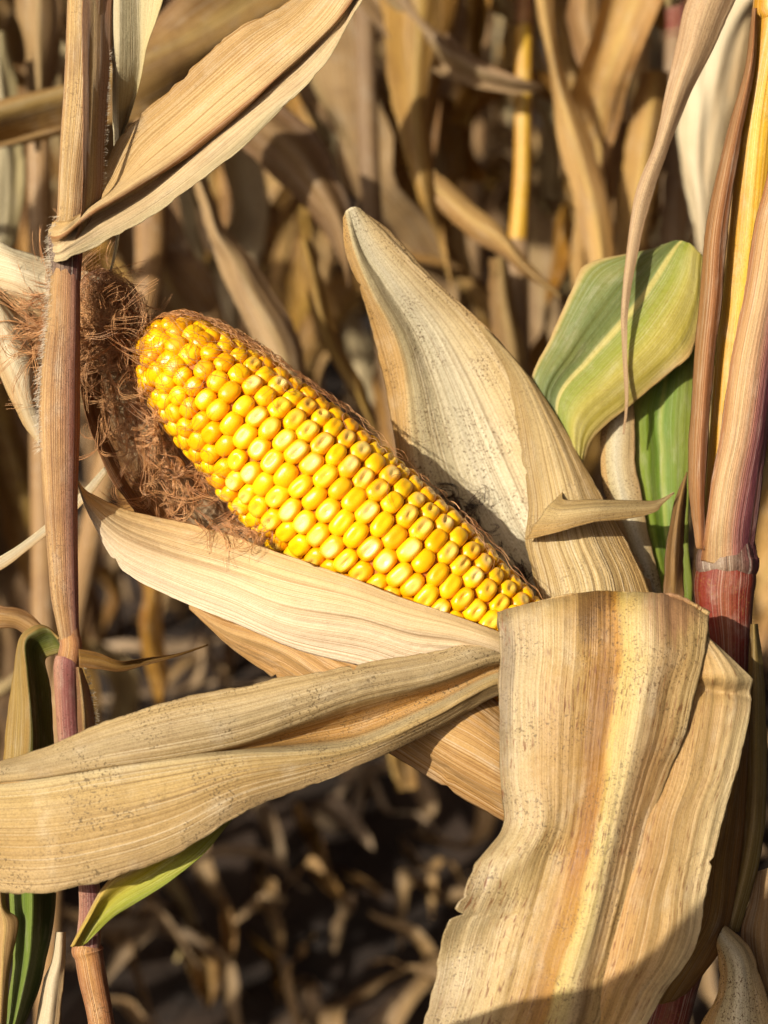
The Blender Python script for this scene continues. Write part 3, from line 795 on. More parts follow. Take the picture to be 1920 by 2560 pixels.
strands_mesh('silk', lower, 0.75 * S, ear, m_silk)['label'] = 'curly reddish-brown silk along the lower side of the ear'
# strands over the kernels and along the upper edge
def on_ear(n, s0, s1, a0, a1, ln, curl, lift=4, dirs=None):
    out = []
    for _ in range(n):
        s = sr.uniform(s0, s1); a = sr.uniform(a0, a1)
        th_ = sr.uniform(-.7, .7) + (math.pi if sr.rand() < .5 else 0) if dirs is None else sr.normal(dirs, .3)
        L = ln * sr.uniform(.5, 1.4); k = 18; w = sr.normal() * curl; pts = []
        lf = lift + sr.uniform(0, 10)
        for i in range(k):
            r = float(ear_r(max(s, 0))) + lf + 3 * math.sin(i * .9)
            pts.append(TIP + AX * s + r * (math.cos(a) * E1 + math.sin(a) * E2))
            w = w * .8 + sr.normal() * curl * .8; th_ += w
            s = max(s + math.cos(th_) * L / k, -20); a += math.sin(th_) * L / k / max(r, 60)
        out.append(M(np.array(pts)))
    return out
sgn = 1 if (E2 @ np.array([0.677, -0.736, 0])) > 0 else -1     # +sgn: towards the upper right
over = on_ear(60, -5, 230, -2.2, 2.2, 190, .18, 8) + on_ear(34, 60, 420, -1.5, 1.2, 170, .16, 8)
edge_u = on_ear(150, -10, 260, min(sgn * 1.05, sgn * 1.9), max(sgn * 1.05, sgn * 1.9), 120, .32) + on_ear(50, 200, 520, min(sgn * 1.3, sgn * 1.8), max(sgn * 1.3, sgn * 1.8), 130, .3) \
       + on_ear(26, 500, 1150, min(sgn * 1.1, sgn * 1.6), max(sgn * 1.1, sgn * 1.6), 170, .16)
strands_mesh('silk', over, 0.7 * S, ear, m_silk_gold)['label'] = 'loose golden silk strands lying over the kernels'
strands_mesh('silk', edge_u, 0.85 * S, ear, m_silk)['label'] = 'frizzy brown silk along the upper edge of the ear'
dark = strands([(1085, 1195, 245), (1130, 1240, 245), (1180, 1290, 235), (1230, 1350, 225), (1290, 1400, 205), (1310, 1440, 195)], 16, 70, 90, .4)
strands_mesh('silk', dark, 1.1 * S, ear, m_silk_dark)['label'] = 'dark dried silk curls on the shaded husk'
one = strands([(1140, 1140, -60)] * 2, 5, 1, 60, .4)

# ------------------------------------------------------------------ left corn plant
fa = P(np.array([300., 3000., -60.]))
plant_a = empty('corn_plant', (float(P(np.array([260., 2600., -180.]))[0]), float(P(np.array([260., 2600., -180.]))[1]) + .02, 0.0),
                'dry corn plant at the left whose tan and purple stalk crosses before the silk', 'corn plant', 'corn plants in the front row')
za = -210
tube('stalk', [(-300, 185, 272, za), (-60, 172, 262, za), (200, 162, 250, za), (350, 152, 232, za), (450, 147, 216, za), (540, 143, 207, za), (580, 136, 204, za), (620, 134, 203, za)],
     plant_a, m_stalk_a, rib=.024, ribn=26, seed=2, nper=12)
tube('stalk', [(560, 146, 200, za), (590, 126, 203, za), (612, 124, 205, za), (640, 126, 205, za), (668, 128, 202, za), (700, 127, 200, za)], plant_a, m_node, rib=.04, ribn=11, wob=.05, seed=3)['label'] = 'fuzzy upper joint of the stalk'
tube('leaf_sheath', [(655, 130, 198, za), (700, 125, 200, za), (800, 118, 200, za), (900, 106, 200, za), (1000, 98, 200, za), (1080, 98, 199, za), (1200, 105, 195, za), (1350, 116, 194, za), (1480, 126, 196, za), (1545, 138, 197, za), (1590, 148, 198, za), (1605, 152, 198, za)],
     plant_a, m_stalk_purple, rib=.022, ribn=24, wob=.03, seed=4, nper=12)
tube('stalk', [(1560, 150, 196, za), (1590, 150, 200, za), (1612, 150, 205, za), (1635, 146, 203, za), (1660, 140, 198, za)], plant_a, m_stalk_orange, rib=.02, wob=.04, seed=5)['label'] = 'orange-brown lower joint of the stalk'
tube('leaf_sheath', [(1640, 140, 196, za), (1670, 134, 198, za), (1750, 138, 198, za + 20), (1850, 146, 204, za + 40), (2000, 168, 222, za + 60), (2150, 190, 242, za + 60), (2260, 198, 252, za + 60), (2340, 192, 252, za + 60), (2370, 184, 252, za + 60)],
     plant_a, m_stalk_pink, rib=.03, wob=.03, seed=6)['label'] = 'pink and purple lower sheath'
gy = -CAMP[2] / S
def ground_row(px, py0):
    return None
tube('stalk', [(2350, 196, 250, za + 60), (2372, 180, 258, za + 60), (2392, 188, 258, za + 60), (2450, 198, 268, za + 60), (2560, 222, 286, za + 60), (2800, 250, 320, za + 60), (3400, 330, 400, za + 60), (5000, 540, 610, za + 60), (8500, 900, 970, za + 100)],
     plant_a, m_stalk_orange, rib=.03, ribn=16, wob=.03, seed=7)
# sheath wrapping the right of the upper stalk
patch('leaf_sheath', Z([
    [(206, -80), (240, -80), (284, -80)], [(204, 60), (240, 60), (280, 60)], [(204, 180), (238, 180), (275, 180)], [(206, 280), (235, 280), (268, 280)],
    [(206, 380), (232, 380), (262, 385)], [(204, 470), (228, 475), (258, 480)], [(198, 550), (215, 556), (240, 560)], [(180, 620), (195, 625), (205, 630)]],
    [[-262, -235, -195]] * 8), plant_a, m_stalk_a, nu=24, nv=70, wr=3, ridge=1.6, ridgen=8, edge=4, seed=41)
# the long tan leaf rising to the upper right
patch('leaf', Z([
    [(136, 548), (130, 562), (125, 588), (123, 606), (125, 628), (130, 652)],
    [(176, 545), (166, 562), (154, 590), (150, 606), (152, 630), (160, 656)],
    [(246, 500), (240, 515), (226, 533), (228, 546), (242, 575), (268, 605)],
    [(262, 440), (290, 460), (330, 472), (330, 486), (350, 512), (376, 540)],
    [(300, 330), (355, 370), (433, 402), (434, 416), (460, 436), (492, 460)],
    [(405, 231), (455, 280), (532, 323), (536, 336), (565, 350), (600, 372)],
    [(521, 121), (575, 180), (650, 225), (654, 238), (688, 246), (723, 257)],
    [(600, 70), (660, 112), (750, 140), (754, 152), (785, 160), (812, 170)],
    [(690, 32), (745, 50), (835, 55), (838, 66), (854, 74), (868, 82)],
    [(765, -25), (810, -20), (888, -15), (891, -10), (900, -8), (912, -8)],
    [(880, -140), (910, -135), (960, -130), (964, -128), (970, -125), (980, -120)],
    [(1050, -280), (1052, -278), (1056, -276), (1057, -275), (1058, -274), (1060, -272)]],
    [-205, [-262, -268, -276, -270, -272, -264], [-170, -205, -255, -222, -238, -240], [-140, -165, -215, -180, -205, -220], [-120, -140, -185, -150, -178, -196], [-105, -125, -165, -132, -156, -174], [-95, -110, -148, -118, -138, -156], [-85, -100, -132, -108, -122, -136],
     [-70, -85, -112, -92, -100, -108], [-55, -65, -90, -72, -74, -70], -45, -20]),
    plant_a, m_top_leaf, nu=70, nv=150, wr=10, wf=(6, .35), ridge=1.5, ridgen=22, edge=6, tear=3, seed=42, ripple=6, label='long tan leaf folded along its length, rising to the upper right')
# bleached leaf hanging beside the stalk
patch('leaf', Z([
    [(283, -60), (300, -60), (352, -60), (425, -60)], [(281, 40), (299, 40), (352, 40), (396, 40)], [(281, 120), (299, 120), (352, 120), (368, 120)], [(281, 200), (298, 200), (344, 200), (352, 200)],
    [(281, 300), (297, 300), (315, 300), (322, 300)], [(284, 350), (297, 352), (301, 352), (306, 354)], [(289, 500), (292, 500), (296, 500), (299, 500)], [(289, 600), (291, 600), (294, 600), (298, 600)], [(272, 688), (273, 688), (275, 689), (277, 690)]],
    [[-190, -205, -182, -195]] * 2 + [[-180, -195, -172, -185], [-150, -165, -140, -150], [-70, -85, -60, -70], [-60, -70, -55, -60]] + [-50] * 3), plant_a, m_white, nu=34, nv=80, wr=2, ridge=.8, ridgen=14, edge=1.5, seed=43, label='bleached leaf hanging just right of the upper stalk')
# folded leaf at the lower joint, green on its shaded inside
patch('leaf', Z([
    [(165, 1600), (155, 1598), (145, 1600), (155, 1622), (165, 1648)],
    [(110, 1562), (112, 1566), (118, 1572), (135, 1600), (160, 1640)],
    [(70, 1572), (76, 1574), (86, 1580), (112, 1605), (140, 1640)],
    [(45, 1602), (52, 1602), (62, 1606), (88, 1625), (116, 1652)],
    [(32, 1680), (46, 1680), (66, 1680), (96, 1690), (124, 1702)],
    [(20, 1760), (46, 1760), (74, 1760), (102, 1770), (131, 1780)],
    [(8, 1850), (40, 1850), (77, 1850), (106, 1855), (138, 1860)],
    [(0, 1950), (35, 1950), (72, 1950), (102, 1950), (137, 1950)],
    [(5, 2080), (40, 2080), (75, 2080), (105, 2080), (140, 2080)]],
    [-215, [-150, -165, -190, -180, -170], [-140, -165, -200, -175, -165], [-130, -160, -205, -160, -140], [-120, -155, -205, -150, -120]] + [[-120, -150, -200, -130, -100]] * 4),
    plant_a, m_fold, nu=40, nv=80, wr=4, wf=(4, .5), ridge=1, ridgen=12, edge=3, seed=44, label='tan leaf bent over at the lower joint, dark green inside')
patch('leaf', Z([
    [(10, 2060), (40, 2060), (76, 2060), (105, 2060), (140, 2060)],
    [(22, 2230), (48, 2230), (80, 2230), (108, 2230), (140, 2230)],
    [(28, 2330), (50, 2330), (78, 2330), (104, 2330), (130, 2330)],
    [(32, 2400), (50, 2400), (72, 2400), (94, 2400), (115, 2400)],
    [(22, 2480), (38, 2480), (56, 2480), (76, 2480), (96, 2480)],
    [(10, 2570), (22, 2570), (34, 2570), (46, 2570), (58, 2570)],
    [(-30, 2760), (-26, 2760), (-22, 2760), (-18, 2760), (-14, 2760)]],
    [[-130, -150, -195, -130, -100]] * 3 + [[-135, -155, -190, -140, -120]] * 3 + [-150]), plant_a, m_foldgreen, nu=36, nv=60, wr=2, ridge=.8, ridgen=10, edge=1, seed=45, label='green leaf hanging at the bottom left corner')
patch('leaf', Z([
    [(-20, 2180), (-5, 2180), (14, 2180)], [(-15, 2260), (0, 2262), (16, 2266)], [(-10, 2320), (14, 2310), (46, 2300)], [(-12, 2370), (10, 2372), (36, 2372)], [(-10, 2440), (6, 2440), (24, 2440)], [(-20, 2600), (-5, 2600), (12, 2600)], [(-30, 2800), (-26, 2800), (-20, 2800)]],
    [[-190, -215, -195]] * 6 + [-200]), plant_a, m_dry, nu=16, nv=50, wr=5, ridge=1, ridgen=6, edge=3, seed=46)
patch('leaf', Z([
    [(140, 2330), (150, 2330), (166, 2330)], [(128, 2400), (145, 2400), (164, 2400)], [(108, 2450), (130, 2455), (160, 2460)], [(98, 2500), (124, 2505), (156, 2505)], [(86, 2570), (115, 2570), (150, 2570)], [(70, 2750), (90, 2750), (120, 2750)]],
    [[-120, -145, -130]] * 6), plant_a, m_cream, nu=18, nv=50, wr=4, ridge=2, ridgen=6, edge=5, seed=47, label='cream dry strip beside the green bottom leaf')
patch('leaf', Z([
    [(176, 2366), (184, 2366), (196, 2366), (210, 2362), (222, 2352)],
    [(212, 2300), (218, 2305), (228, 2312), (252, 2306), (280, 2296)],
    [(262, 2212), (268, 2222), (286, 2240), (314, 2254), (350, 2252)],
    [(330, 2160), (345, 2175), (366, 2190), (400, 2206), (436, 2196)],
    [(430, 2100), (440, 2115), (456, 2130), (490, 2146), (512, 2134)],
    [(520, 2050), (526, 2060), (535, 2070), (550, 2080), (560, 2076)],
    [(600, 2010), (601, 2012), (602, 2014), (603, 2016), (604, 2017)]],
    [[-200, -215, -190, -200, -215], [-255, -275, -240, -260, -275], [-300, -318, -285, -305, -318], [-322, -338, -308, -325, -335], [-325, -338, -315, -328, -335], [-315, -325, -310, -318, -320], -300]),
    plant_a, m_green3, nu=40, nv=70, wr=3, ridge=1, ridgen=12, edge=2, seed=48, label='yellow-green leaf pointing up from the lowest joint')
patch('leaf', Z([
    [(196, 1622), (197, 1642), (198, 1668)], [(245, 1632), (248, 1652), (250, 1674)], [(300, 1652), (300, 1666), (300, 1680)], [(355, 1645), (356, 1655), (357, 1666)], [(440, 1634), (440, 1638), (440, 1643)], [(520, 1610), (520, 1612), (520, 1614)]],
    [[-262, -250, -255], [-255, -240, -250], [-235, -222, -230], [-190, -180, -185], -130, -60]), plant_a, m_dry_brown, nu=18, nv=50, wr=4, ridge=1, ridgen=5, edge=2, seed=49, label='short brown leaf pointing right from the lower joint')
patch('leaf_sheath', Z([
    [(188, 1668), (198, 1668), (206, 1672)], [(190, 1720), (206, 1720), (224, 1725)], [(192, 1780), (212, 1780), (236, 1785)], [(195, 1840), (215, 1840), (240, 1850)], [(200, 1950), (220, 1950), (240, 1950)]],
    [[-240, -235, -200]] * 5), plant_a, m_stalk_a, nu=16, nv=40, wr=3, ridge=1.2, ridgen=5, edge=4, seed=50)
patch('leaf', Z([
    [(262, 1165), (266, 1172), (270, 1180)], [(205, 1226), (212, 1236), (220, 1248)], [(140, 1288), (146, 1298), (152, 1310)], [(60, 1352), (64, 1364), (68, 1378)], [(-10, 1396), (-8, 1412), (-6, 1430)], [(-120, 1450), (-118, 1460), (-116, 1470)]],
    [60, 40, 30, 20, 10, 0]), plant_a, m_cream, nu=14, nv=50, wr=2, ridge=1, ridgen=4, edge=2, seed=51, label='thin pale leaf strip crossing behind the stalk')
patch('leaf', Z([
    [(150, 1640), (140, 1610), (130, 1590)], [(80, 1600), (75, 1560), (70, 1530)], [(30, 1570), (25, 1540), (20, 1515)], [(-40, 1590), (-45, 1550), (-50, 1520)], [(-160, 1680), (-165, 1650), (-170, 1620)]],
    [[-120, -110, -90], [-40, -60, -30], [-20, -40, -10], 0, 0]), plant_a, m_dry_brown, nu=20, nv=40, wr=5, ridge=1, ridgen=6, edge=3, seed=52)
# unseen leaf beside the viewer, added to throw shade on the striped leaf
patch('leaf', [[(300, 2950, -260), (330, 2950, -260), (360, 2950, -260)], [(180, 2700, -700), (300, 2700, -700), (420, 2740, -700)], [(200, 2360, -1200), (300, 2380, -1250), (400, 2460, -1200)],
    [(290, 2020, -1750), (330, 2160, -1760), (360, 2290, -1750)], [(372, 1840, -2080), (400, 1960, -2100), (420, 2150, -2080)], [(400, 1530, -2360), (440, 1700, -2380), (480, 1860, -2360)], [(410, 1380, -2560), (470, 1500, -2580), (510, 1640, -2560)], [(500, 1330, -2800), (505, 1340, -2800), (510, 1350, -2800)]],
    plant_a, m_dry, nu=20, nv=60, wr=6, edge=6, seed=53, space=M)
# fine hairs on the stalk
hairs = []
hr = np.random.RandomState(3)
for _ in range(520):
    y = hr.uniform(690, 1130) if hr.rand() < .75 else hr.uniform(540, 690)
    xl = np.interp(y, [540, 590, 690, 800, 900, 1000, 1130], [143, 126, 125, 118, 105, 97, 99])
    a = hr.uniform(-.5, .7)
    p = np.array([xl + hr.uniform(0, 10), y, za + hr.uniform(-30, 10)])
    d = np.array([-math.cos(a), math.sin(a) * .8, hr.normal() * .4])
    L = hr.uniform(7, 22)
    pts = [p + d * L * t + np.array([0, 5 * t * t, 0]) for t in np.linspace(0, 1, 5)]
    hairs.append(P(np.array(pts)))
for _ in range(160):
    y = hr.uniform(120, 480); xr = np.interp(y, [0, 180, 280, 380, 480], [281, 275, 268, 262, 256])
    a = hr.uniform(-.4, .6); p = np.array([xr - 4, y, -200.]); L = hr.uniform(5, 14)
    hairs.append(P(np.array([p + np.array([math.cos(a), -math.sin(a), hr.normal() * .3]) * L * t for t in np.linspace(0, 1, 4)])))
for _ in range(150):
    y = hr.uniform(1640, 1860); xr = np.interp(y, [1640, 1720, 1780, 1860], [204, 226, 238, 242])
    a = hr.uniform(-.8, .8); p = np.array([xr - 3, y, -205.]); L = hr.uniform(5, 16)
    hairs.append(P(np.array([p + np.array([math.cos(a), -math.sin(a), hr.normal() * .3]) * L * t for t in np.linspace(0, 1, 4)])))
strands_mesh('stalk_hair', hairs, 0.5 * S, plant_a, m_fuzz)

# ------------------------------------------------------------------ right corn plant
pb0 = P(np.array([1840., 2600., 60.]))
plant_b = empty('corn_plant', (float(pb0[0]), float(pb0[1]) + .02, 0.0), 'corn plant at the right with red joint, yellow inner stalk and purple-edged sheath', 'corn plant', 'corn plants in the front row')
zb = 60
tube('stalk', [(-600, 2000, 2100, zb), (-300, 1950, 2060, zb), (0, 1885, 1995, zb), (60, 1890, 1985, zb), (300, 1850, 1945, zb), (600, 1822, 1915, zb), (900, 1790, 1885, zb), (1200, 1766, 1866, zb), (1380, 1756, 1870, zb)],
     plant_b, m_stalk_yellow, seed=8, rib=.01)['label'] = 'bright yellow stalk showing between the sheath edges'
patch('leaf_sheath', Z([
    [(1880, 20), (1884, 20), (1888, 20), (1894, 20)], [(1862, 170), (1868, 170), (1876, 170), (1888, 170)], [(1814, 345), (1824, 345), (1838, 345), (1856, 345)], [(1764, 560), (1780, 560), (1798, 560), (1822, 560)],
    [(1748, 734), (1765, 734), (1784, 734), (1808, 734)], [(1734, 907), (1748, 907), (1766, 907), (1788, 907)], [(1722, 1081), (1736, 1081), (1752, 1081), (1772, 1081)],
    [(1720, 1197), (1732, 1197), (1748, 1197), (1765, 1197)], [(1728, 1290), (1738, 1290), (1750, 1290), (1763, 1292)], [(1740, 1370), (1746, 1372), (1754, 1374), (1762, 1376)]],
    [[60, 20, 0, 20], [60, 10, -10, 10], [60, 5, -15, 0], [70, 0, -25, -8], [70, 0, -30, -12], [70, 0, -30, -12], [60, 0, -30, -14], [55, 0, -28, -14], [45, 5, -15, -5], 0]),
    plant_b, m_sheath_l, nu=22, nv=100, wr=2.5, ridge=1.2, ridgen=7, edge=4, seed=61, label='brown left edge of the open sheath')
patch('leaf_sheath', Z([
    [(1950, 250), (1990, 250), (2040, 250), (2080, 250)], [(1912, 450), (1960, 450), (2010, 450), (2040, 450)], [(1886, 560), (1930, 560), (1980, 560), (2010, 560)],
    [(1858, 734), (1900, 734), (1945, 734), (1975, 734)], [(1824, 907), (1865, 907), (1915, 907), (1945, 907)], [(1799, 1081), (1840, 1081), (1890, 1081), (1922, 1081)],
    [(1779, 1197), (1815, 1197), (1868, 1197), (1908, 1197)], [(1766, 1300), (1800, 1300), (1850, 1300), (1896, 1300)], [(1757, 1360), (1795, 1365), (1845, 1370), (1886, 1370)], [(1752, 1400), (1795, 1410), (1845, 1410), (1882, 1408)]],
    [[-10, -40, -30, 25]] * 3 + [[-14, -45, -30, 25]] * 4 + [[-10, -35, -25, 30], [0, -10, -5, 50], [20, 8, 8, 50]]),
    plant_b, m_sheath_r, nu=40, nv=100, wr=2.5, ridge=1.5, ridgen=16, edge=3, seed=62, label='tan and purple right side of the open sheath')
tube('stalk', [(1340, 1752, 1880, zb), (1372, 1745, 1886, zb), (1395, 1738, 1890, zb), (1420, 1742, 1890, zb), (1440, 1752, 1880, zb)], plant_b, m_node, rib=.05, ribn=7, wob=.13, seed=9, flat=.8)['label'] = 'grey and purple collar of the joint'
tube('stalk', [(1420, 1744, 1886, zb), (1445, 1738, 1888, zb), (1475, 1736, 1884, zb), (1520, 1742, 1880, zb), (1600, 1758, 1876, zb), (1700, 1760, 1872, zb), (1900, 1740, 1850, zb), (2300, 1680, 1790, zb), (2500, 1625, 1735, zb), (2700, 1590, 1700, zb), (3400, 1560, 1660, zb), (6000, 1500, 1600, zb), (9500, 1480, 1580, zb)],
     plant_b, m_stalk_red, rib=.02, ribn=10, wob=.02, seed=10)['label'] = 'dark red stalk below the joint'
# green leaf bent over
patch('leaf', Z([
    [(1335, 1080), (1370, 1110), (1410, 1140), (1440, 1170), (1450, 1200)],
    [(1327, 945), (1358, 975), (1395, 1002), (1445, 1050), (1490, 1096)],
    [(1376, 836), (1415, 872), (1470, 902), (1530, 960), (1588, 1012)],
    [(1432, 706), (1484, 760), (1560, 800), (1625, 868), (1690, 922)],
    [(1466, 656), (1540, 690), (1630, 708), (1692, 772), (1737, 868)],
    [(1545, 636), (1612, 642), (1675, 640), (1726, 694), (1758, 780)],
    [(1620, 620), (1658, 614), (1697, 609), (1735, 630), (1764, 675)],
    [(1650, 618), (1680, 612), (1712, 609), (1742, 626), (1768, 656)],
    [(1700, 700), (1720, 700), (1745, 700), (1765, 710), (1790, 730)],
    [(1720, 900), (1740, 900), (1760, 900), (1780, 910), (1800, 930)]],
    [[180, 172, 185, 168, 175], [190, 175, 190, 166, 180], [200, 182, 200, 168, 182], [210, 188, 208, 172, 186], [220, 195, 212, 178, 188], [230, 205, 218, 185, 194], [244, 222, 232, 200, 206], [262, 242, 250, 220, 222], [320, 310, 315, 290, 290], 330]),
    plant_b, m_green, nu=60, nv=110, wr=3.5, wf=(6, .3), ridge=1.2, ridgen=20, edge=5, seed=63, ripple=8, label='broad green and yellow leaf bent over at its top')
patch('leaf', Z([
    [(1640, 860), (1665, 850), (1690, 845), (1715, 840), (1745, 835)], [(1596, 960), (1630, 950), (1665, 945), (1700, 935), (1740, 930)], [(1574, 1055), (1612, 1050), (1650, 1050), (1690, 1050), (1735, 1050)], [(1584, 1130), (1618, 1130), (1654, 1130), (1690, 1130), (1730, 1130)],
    [(1590, 1200), (1620, 1200), (1655, 1200), (1690, 1200), (1725, 1200)], [(1612, 1340), (1638, 1340), (1665, 1340), (1694, 1340), (1722, 1340)], [(1640, 1460), (1660, 1460), (1684, 1460), (1706, 1460), (1730, 1460)], [(1680, 1600), (1690, 1600), (1705, 1600), (1720, 1600), (1735, 1600)]],
    [[275, 265, 280, 262, 270]] * 8), plant_b, m_green2, nu=40, nv=80, wr=3, ridge=1.2, ridgen=14, edge=3, seed=64, label='fresh green leaf hanging beside the right stalk')
patch('leaf', Z([
    [(1530, 1010), (1555, 1010), (1585, 1010)], [(1500, 1080), (1545, 1075), (1588, 1075)], [(1498, 1150), (1540, 1150), (1590, 1150)], [(1510, 1230), (1555, 1230), (1602, 1230)], [(1545, 1320), (1585, 1320), (1620, 1320)], [(1575, 1400), (1610, 1400), (1640, 1400)], [(1620, 1500), (1640, 1500), (1660, 1500)]],
    [[250, 230, 245]] * 7), plant_b, m_husk_back, nu=24, nv=60, wr=4, ridge=1.2, ridgen=10, edge=4, seed=65, label='shaded grey leaf between tall husk and green leaf')
patch('leaf', Z([
    [(1716, 1180), (1718, 1180), (1720, 1180)], [(1690, 1240), (1704, 1236), (1718, 1232)], [(1674, 1300), (1694, 1296), (1714, 1296)], [(1662, 1380), (1686, 1376), (1712, 1376)], [(1660, 1440), (1684, 1440), (1710, 1440)], [(1656, 1510), (1680, 1510), (1712, 1510)]],
    [100, [100, 60, 90], [100, 50, 90], [100, 45, 95], [90, 40, 85], 60]), plant_b, m_dry_brown, nu=20, nv=50, wr=5, ridge=1.6, ridgen=6, edge=6, seed=66, label='small curled brown leaf left of the red joint')
# thin dry leaf tip hanging in front of the green leaf
patch('leaf', Z([
    [(1800, -160), (1850, -160), (1910, -160)], [(1718, 0), (1770, 0), (1840, 0)], [(1690, 120), (1732, 120), (1785, 120)], [(1664, 231), (1694, 231), (1728, 231)], [(1636, 359), (1654, 359), (1678, 359)], [(1590, 480), (1608, 480), (1636, 480)],
    [(1570, 600), (1582, 602), (1602, 604)], [(1554, 752), (1562, 752), (1574, 752)], [(1554, 860), (1560, 860), (1568, 860)], [(1562, 1000), (1566, 1000), (1571, 1000)], [(1557, 1086), (1559, 1086), (1561, 1086)]],
    [[150, 110, 145], [150, 105, 145], [150, 110, 145], [150, 115, 145], [150, 125, 145], [148, 128, 142], [146, 132, 140], [144, 134, 140], 140, 138, 136]), plant_b, m_tip, nu=26, nv=110, wr=2.5, ridge=1.2, ridgen=8, edge=2, seed=67, label='thin dry leaf tip hanging before the green leaf')
# big striped leaf folded over in front
xs7 = lambda y, *x: [(a, y) for a in x]
patch('leaf', Z([
    [(1250, 1640), (1340, 1620), (1430, 1600), (1520, 1590), (1600, 1590), (1690, 1595), (1776, 1610)],
    [(1241, 1548), (1330, 1520), (1430, 1498), (1520, 1492), (1600, 1495), (1690, 1502), (1775, 1546)],
    [(1240, 1538), (1330, 1510), (1430, 1488), (1520, 1482), (1600, 1485), (1690, 1492), (1776, 1536)],
    [(1244, 1560), (1334, 1540), (1432, 1525), (1520, 1520), (1600, 1520), (1690, 1530), (1775, 1560)],
    xs7(1630, 1247, 1338, 1430, 1520, 1600, 1690, 1764),
    xs7(1720, 1244, 1330, 1422, 1512, 1588, 1665, 1738),
    xs7(1850, 1244, 1330, 1415, 1498, 1568, 1640, 1712),
    xs7(1950, 1245, 1330, 1412, 1488, 1552, 1610, 1672),
    xs7(2060, 1252, 1335, 1405, 1470, 1530, 1580, 1628),
    xs7(2150, 1190, 1290, 1375, 1452, 1512, 1560, 1606),
    xs7(2230, 1157, 1262, 1352, 1432, 1496, 1542, 1584),
    xs7(2310, 1113, 1230, 1328, 1412, 1476, 1522, 1562),
    xs7(2380, 1096, 1210, 1308, 1390, 1456, 1504, 1545),
    xs7(2450, 1083, 1195, 1290, 1372, 1436, 1484, 1528),
    xs7(2560, 1055, 1160, 1255, 1340, 1408, 1456, 1502),
    xs7(2720, 1000, 1090, 1170, 1250, 1310, 1350, 1390),
    xs7(3000, 950, 1000, 1060, 1110, 1150, 1190, 1220)],
    [[-120, -100, -90, -80, -80, -90, -110], [-250, -255, -260, -247, -260, -247, -235], [-265, -270, -275, -262, -275, -262, -250], [-290, -308, -318, -300, -325, -305, -275],
     [-310, -330, -345, -332, -355, -340, -300], [-330, -352, -368, -354, -378, -360, -325], [-340, -370, -385, -376, -398, -380, -345], [-345, -378, -390, -384, -404, -385, -360],
     [-350, -398, -395, -390, -410, -390, -372], [-395, -412, -388, -398, -416, -396, -380], [-420, -405, -395, -404, -422, -402, -386], [-425, -395, -405, -412, -428, -408, -392], [-400, -405, -418, -420, -434, -412, -396], [-405, -420, -430, -428, -440, -418, -402],
     [-425, -430, -440, -436, -445, -425, -408], -430, -410]),
    plant_b, m_front, nu=100, nv=190, wr=4.5, wf=(8, .22), ridge=1.0, ridgen=46, edge=5, tear=3, seed=68, ripple=7, label='wide tan leaf with yellow midrib folded down in front')
patch('leaf', Z([
    [(1690, 1560), (1720, 1570), (1752, 1585), (1785, 1598)], [(1680, 1630), (1740, 1640), (1790, 1645), (1845, 1655)], [(1670, 1675), (1740, 1688), (1810, 1694), (1884, 1696)], [(1665, 1705), (1735, 1718), (1805, 1728), (1880, 1736)],
    [(1655, 1745), (1730, 1755), (1805, 1762), (1882, 1768)], [(1630, 1850), (1710, 1855), (1790, 1855), (1864, 1848)], [(1600, 1950), (1690, 1952), (1770, 1945), (1844, 1932)], [(1575, 2040), (1660, 2040), (1740, 2030), (1816, 2018)],
    [(1550, 2140), (1640, 2140), (1720, 2135), (1790, 2128)], [(1520, 2240), (1610, 2240), (1700, 2235), (1766, 2228)], [(1500, 2330), (1590, 2330), (1690, 2330), (1752, 2320)], [(1480, 2410), (1570, 2415), (1660, 2405), (1728, 2390)],
    [(1460, 2480), (1540, 2480), (1610, 2480), (1662, 2478)], [(1430, 2580), (1500, 2580), (1560, 2580), (1606, 2580)], [(1350, 2740), (1400, 2740), (1450, 2740), (1490, 2740)]],
    [[-230, -250, -262, -255], [-280, -296, -300, -285], [-300, -310, -315, -280], [-300, -292, -276, -255], [-310, -312, -300, -278], [-330, -335, -318, -296], [-345, -352, -335, -312], [-355, -368, -350, -326], [-362, -380, -362, -338],
     [-370, -392, -372, -350], [-376, -402, -384, -362], [-380, -408, -392, -372], [-386, -412, -398, -380], -395, -400]),
    plant_b, m_front_torn, nu=50, nv=120, wr=4.5, wf=(5, .3), ridge=1, ridgen=22, edge=6, ripple=6, tear=3, seed=69, label='pale right half of the folded front leaf, torn along its upper edge')
# lower right leaves behind the striped leaf
patch('leaf', Z([
    [(1780, 1700), (1830, 1700), (1880, 1700)], [(1770, 1850), (1830, 1850), (1876, 1850)], [(1760, 2000), (1820, 2000), (1866, 2000)], [(1740, 2150), (1800, 2150), (1852, 2150)], [(1720, 2300), (1780, 2300), (1830, 2300)], [(1640, 2400), (1720, 2410), (1800, 2380)], [(1600, 2500), (1660, 2510), (1720, 2480)]],
    [[-60, -100, -60]] * 5 + [[-80, -130, -90]] * 2), plant_b, m_dry_brown, nu=30, nv=80, wr=5, ridge=1.5, ridgen=12, edge=4, seed=70, label='brown leaf in the shade right of the striped leaf')
patch('leaf', Z([
    [(1875, 1560), (1885, 1560), (1895, 1560)], [(1868, 1700), (1890, 1700), (1912, 1700)], [(1864, 1850), (1890, 1850), (1918, 1850)], [(1860, 2000), (1888, 2000), (1916, 2000)], [(1845, 2150), (1870, 2150), (1900, 2150)], [(1800, 2330), (1825, 2330), (1850, 2330)]],
    [[-20, -50, -20]] * 6), plant_b, m_olive, nu=18, nv=60, wr=3, ridge=1, ridgen=6, edge=3, seed=71, label='narrow olive-brown leaf at the right edge')
